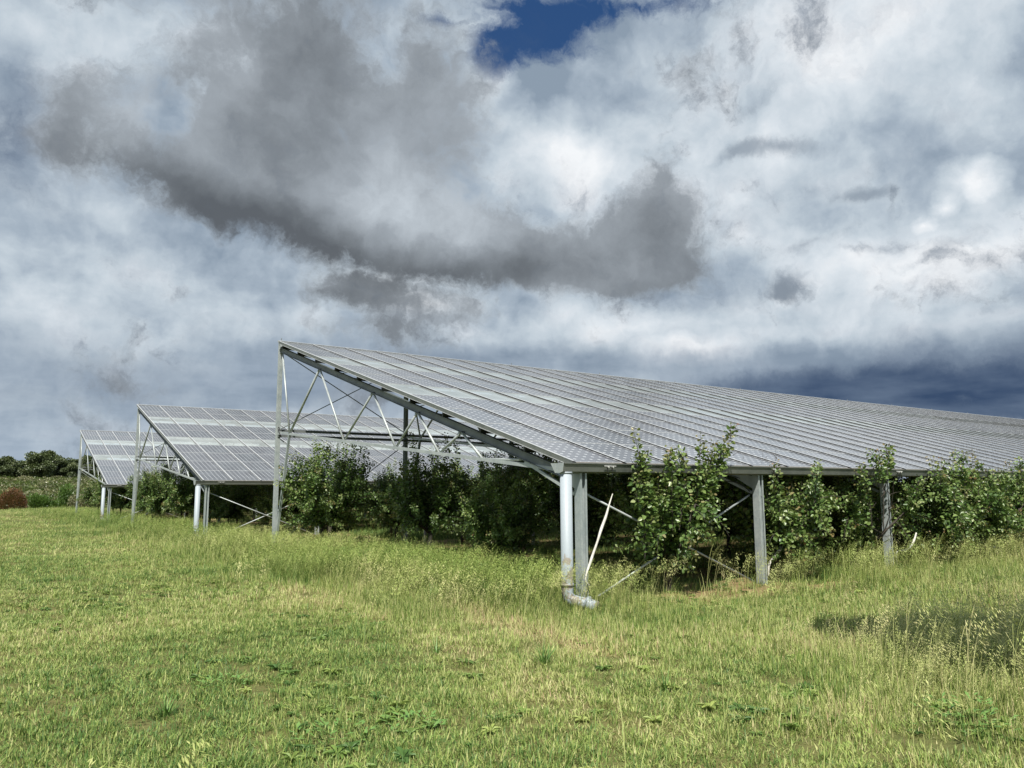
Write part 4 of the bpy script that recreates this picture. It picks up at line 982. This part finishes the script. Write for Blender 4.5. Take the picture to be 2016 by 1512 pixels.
ci = gt.nodes.new('GeometryNodeCollectionInfo'); ci.inputs['Collection'].default_value = LIB; ci.inputs['Separate Children'].default_value = True; ci.inputs['Reset Children'].default_value = True
ip = gt.nodes.new('GeometryNodeInstanceOnPoints'); ip.inputs['Pick Instance'].default_value = True
def na(name, ty):
    n = gt.nodes.new('GeometryNodeInputNamedAttribute'); n.data_type = ty; n.inputs['Name'].default_value = name; return n.outputs['Attribute']
gt.links.new(gi.outputs[0], ip.inputs['Points']); gt.links.new(ci.outputs[0], ip.inputs['Instance'])
gt.links.new(na('idx', 'INT'), ip.inputs['Instance Index'])
er = gt.nodes.new('FunctionNodeEulerToRotation'); gt.links.new(na('rz', 'FLOAT_VECTOR'), er.inputs[0]); gt.links.new(er.outputs[0], ip.inputs['Rotation'])
gt.links.new(na('scl', 'FLOAT_VECTOR'), ip.inputs['Scale']); gt.links.new(ip.outputs[0], gout.inputs[0])
md = go.modifiers.new('scatter', 'NODES'); md.node_group = gt
print('grass points', len(PX))

# a few weeds large enough to pick out one by one
M_W = M_GRASS
def weed_obj(name, b, loc, label, cat='plant', group=None):
    me = bpy.data.meshes.new(name); me.from_pydata(b.v, [], b.f); me.materials.append(M_WEED); me.update()
    o = link(name, me, None, loc); tag(o, label, cat, group); return o
M_WEED, t_, b_ = mat('weed_leaf'); pz = wpos(t_)
t_.l.new(t_.mix(t_.noise(pz, 30, 3), (0.07, 0.17, 0.035, 1), (0.16, 0.27, 0.06, 1)), b_.inputs['Base Color']); b_.inputs['Roughness'].default_value = .5
def tuft(n, L, wd, lean=.8, curl=.9):
    b = BL()
    for _ in range(n):
        a = r.uniform(0, 6.28); q = .05*r.random()
        b.blade((math.cos(a)*q, math.sin(a)*q, -.01), a + r.gauss(0, .4), L*r.uniform(.5, 1.1), wd*r.uniform(.7, 1.2), r.uniform(.1, lean), r.uniform(.2, curl), .3, 3)
    return b
def patch(n, rad, hgt=.10):
    """low spreading weed: many small pointed leaves on short stalks"""
    b = BL()
    for _ in range(n):
        a = r.uniform(0, 6.28); q = rad*math.sqrt(r.random()); z = hgt*r.uniform(.2, 1)*(1-.5*q/rad)
        el = r.uniform(.1, .9); a2 = a + r.gauss(0, 1.0)
        b.leaf((math.cos(a)*q, math.sin(a)*q, z), (math.cos(a2)*math.cos(el), math.sin(a2)*math.cos(el), math.sin(el)*.6), r.uniform(.04, .08), r.uniform(.016, .03), .2)
        b.blade((math.cos(a)*q*.8, math.sin(a)*q*.8, -.01), a2, z+.02, .004, .1, .2, .3, 2)
    return b
for (x, y, b, lb) in (
    (-6.00, -2.55, tuft(34, .21, .011), 'bright green grass clump alone on the short turf, lower left'),
    (-1.54, 1.40, tuft(60, .40, .010, .5), 'tall dark green grass clump at the edge of the dry strip'),
    (-2.72, -2.80, tuft(40, .30, .011), 'spreading bluish green grass clump in the middle of the field'),
    (-3.27, -1.75, tuft(22, .26, .009, .6), 'small pale upright grass clump in the middle of the field'),
    (-5.40, -1.90, patch(60, .20), 'low leafy weed patch left of centre on the turf'),
    (-5.20, -3.70, patch(80, .26), 'large flat leafy weed near the bottom edge, left of centre'),
    (-4.66, -3.80, patch(60, .22), 'leafy weed right of the large one near the bottom edge'),
    (-1.70, -6.15, patch(110, .30, .30), 'broad dark leafy weed in the long grass at the lower right corner'),
    (-2.55, -4.20, tuft(34, .24, .011, 1.0), 'lush green grass clump in the foreground right of centre')):
    weed_obj('weed', b, (x, y, float(gz(x, y))), lb)
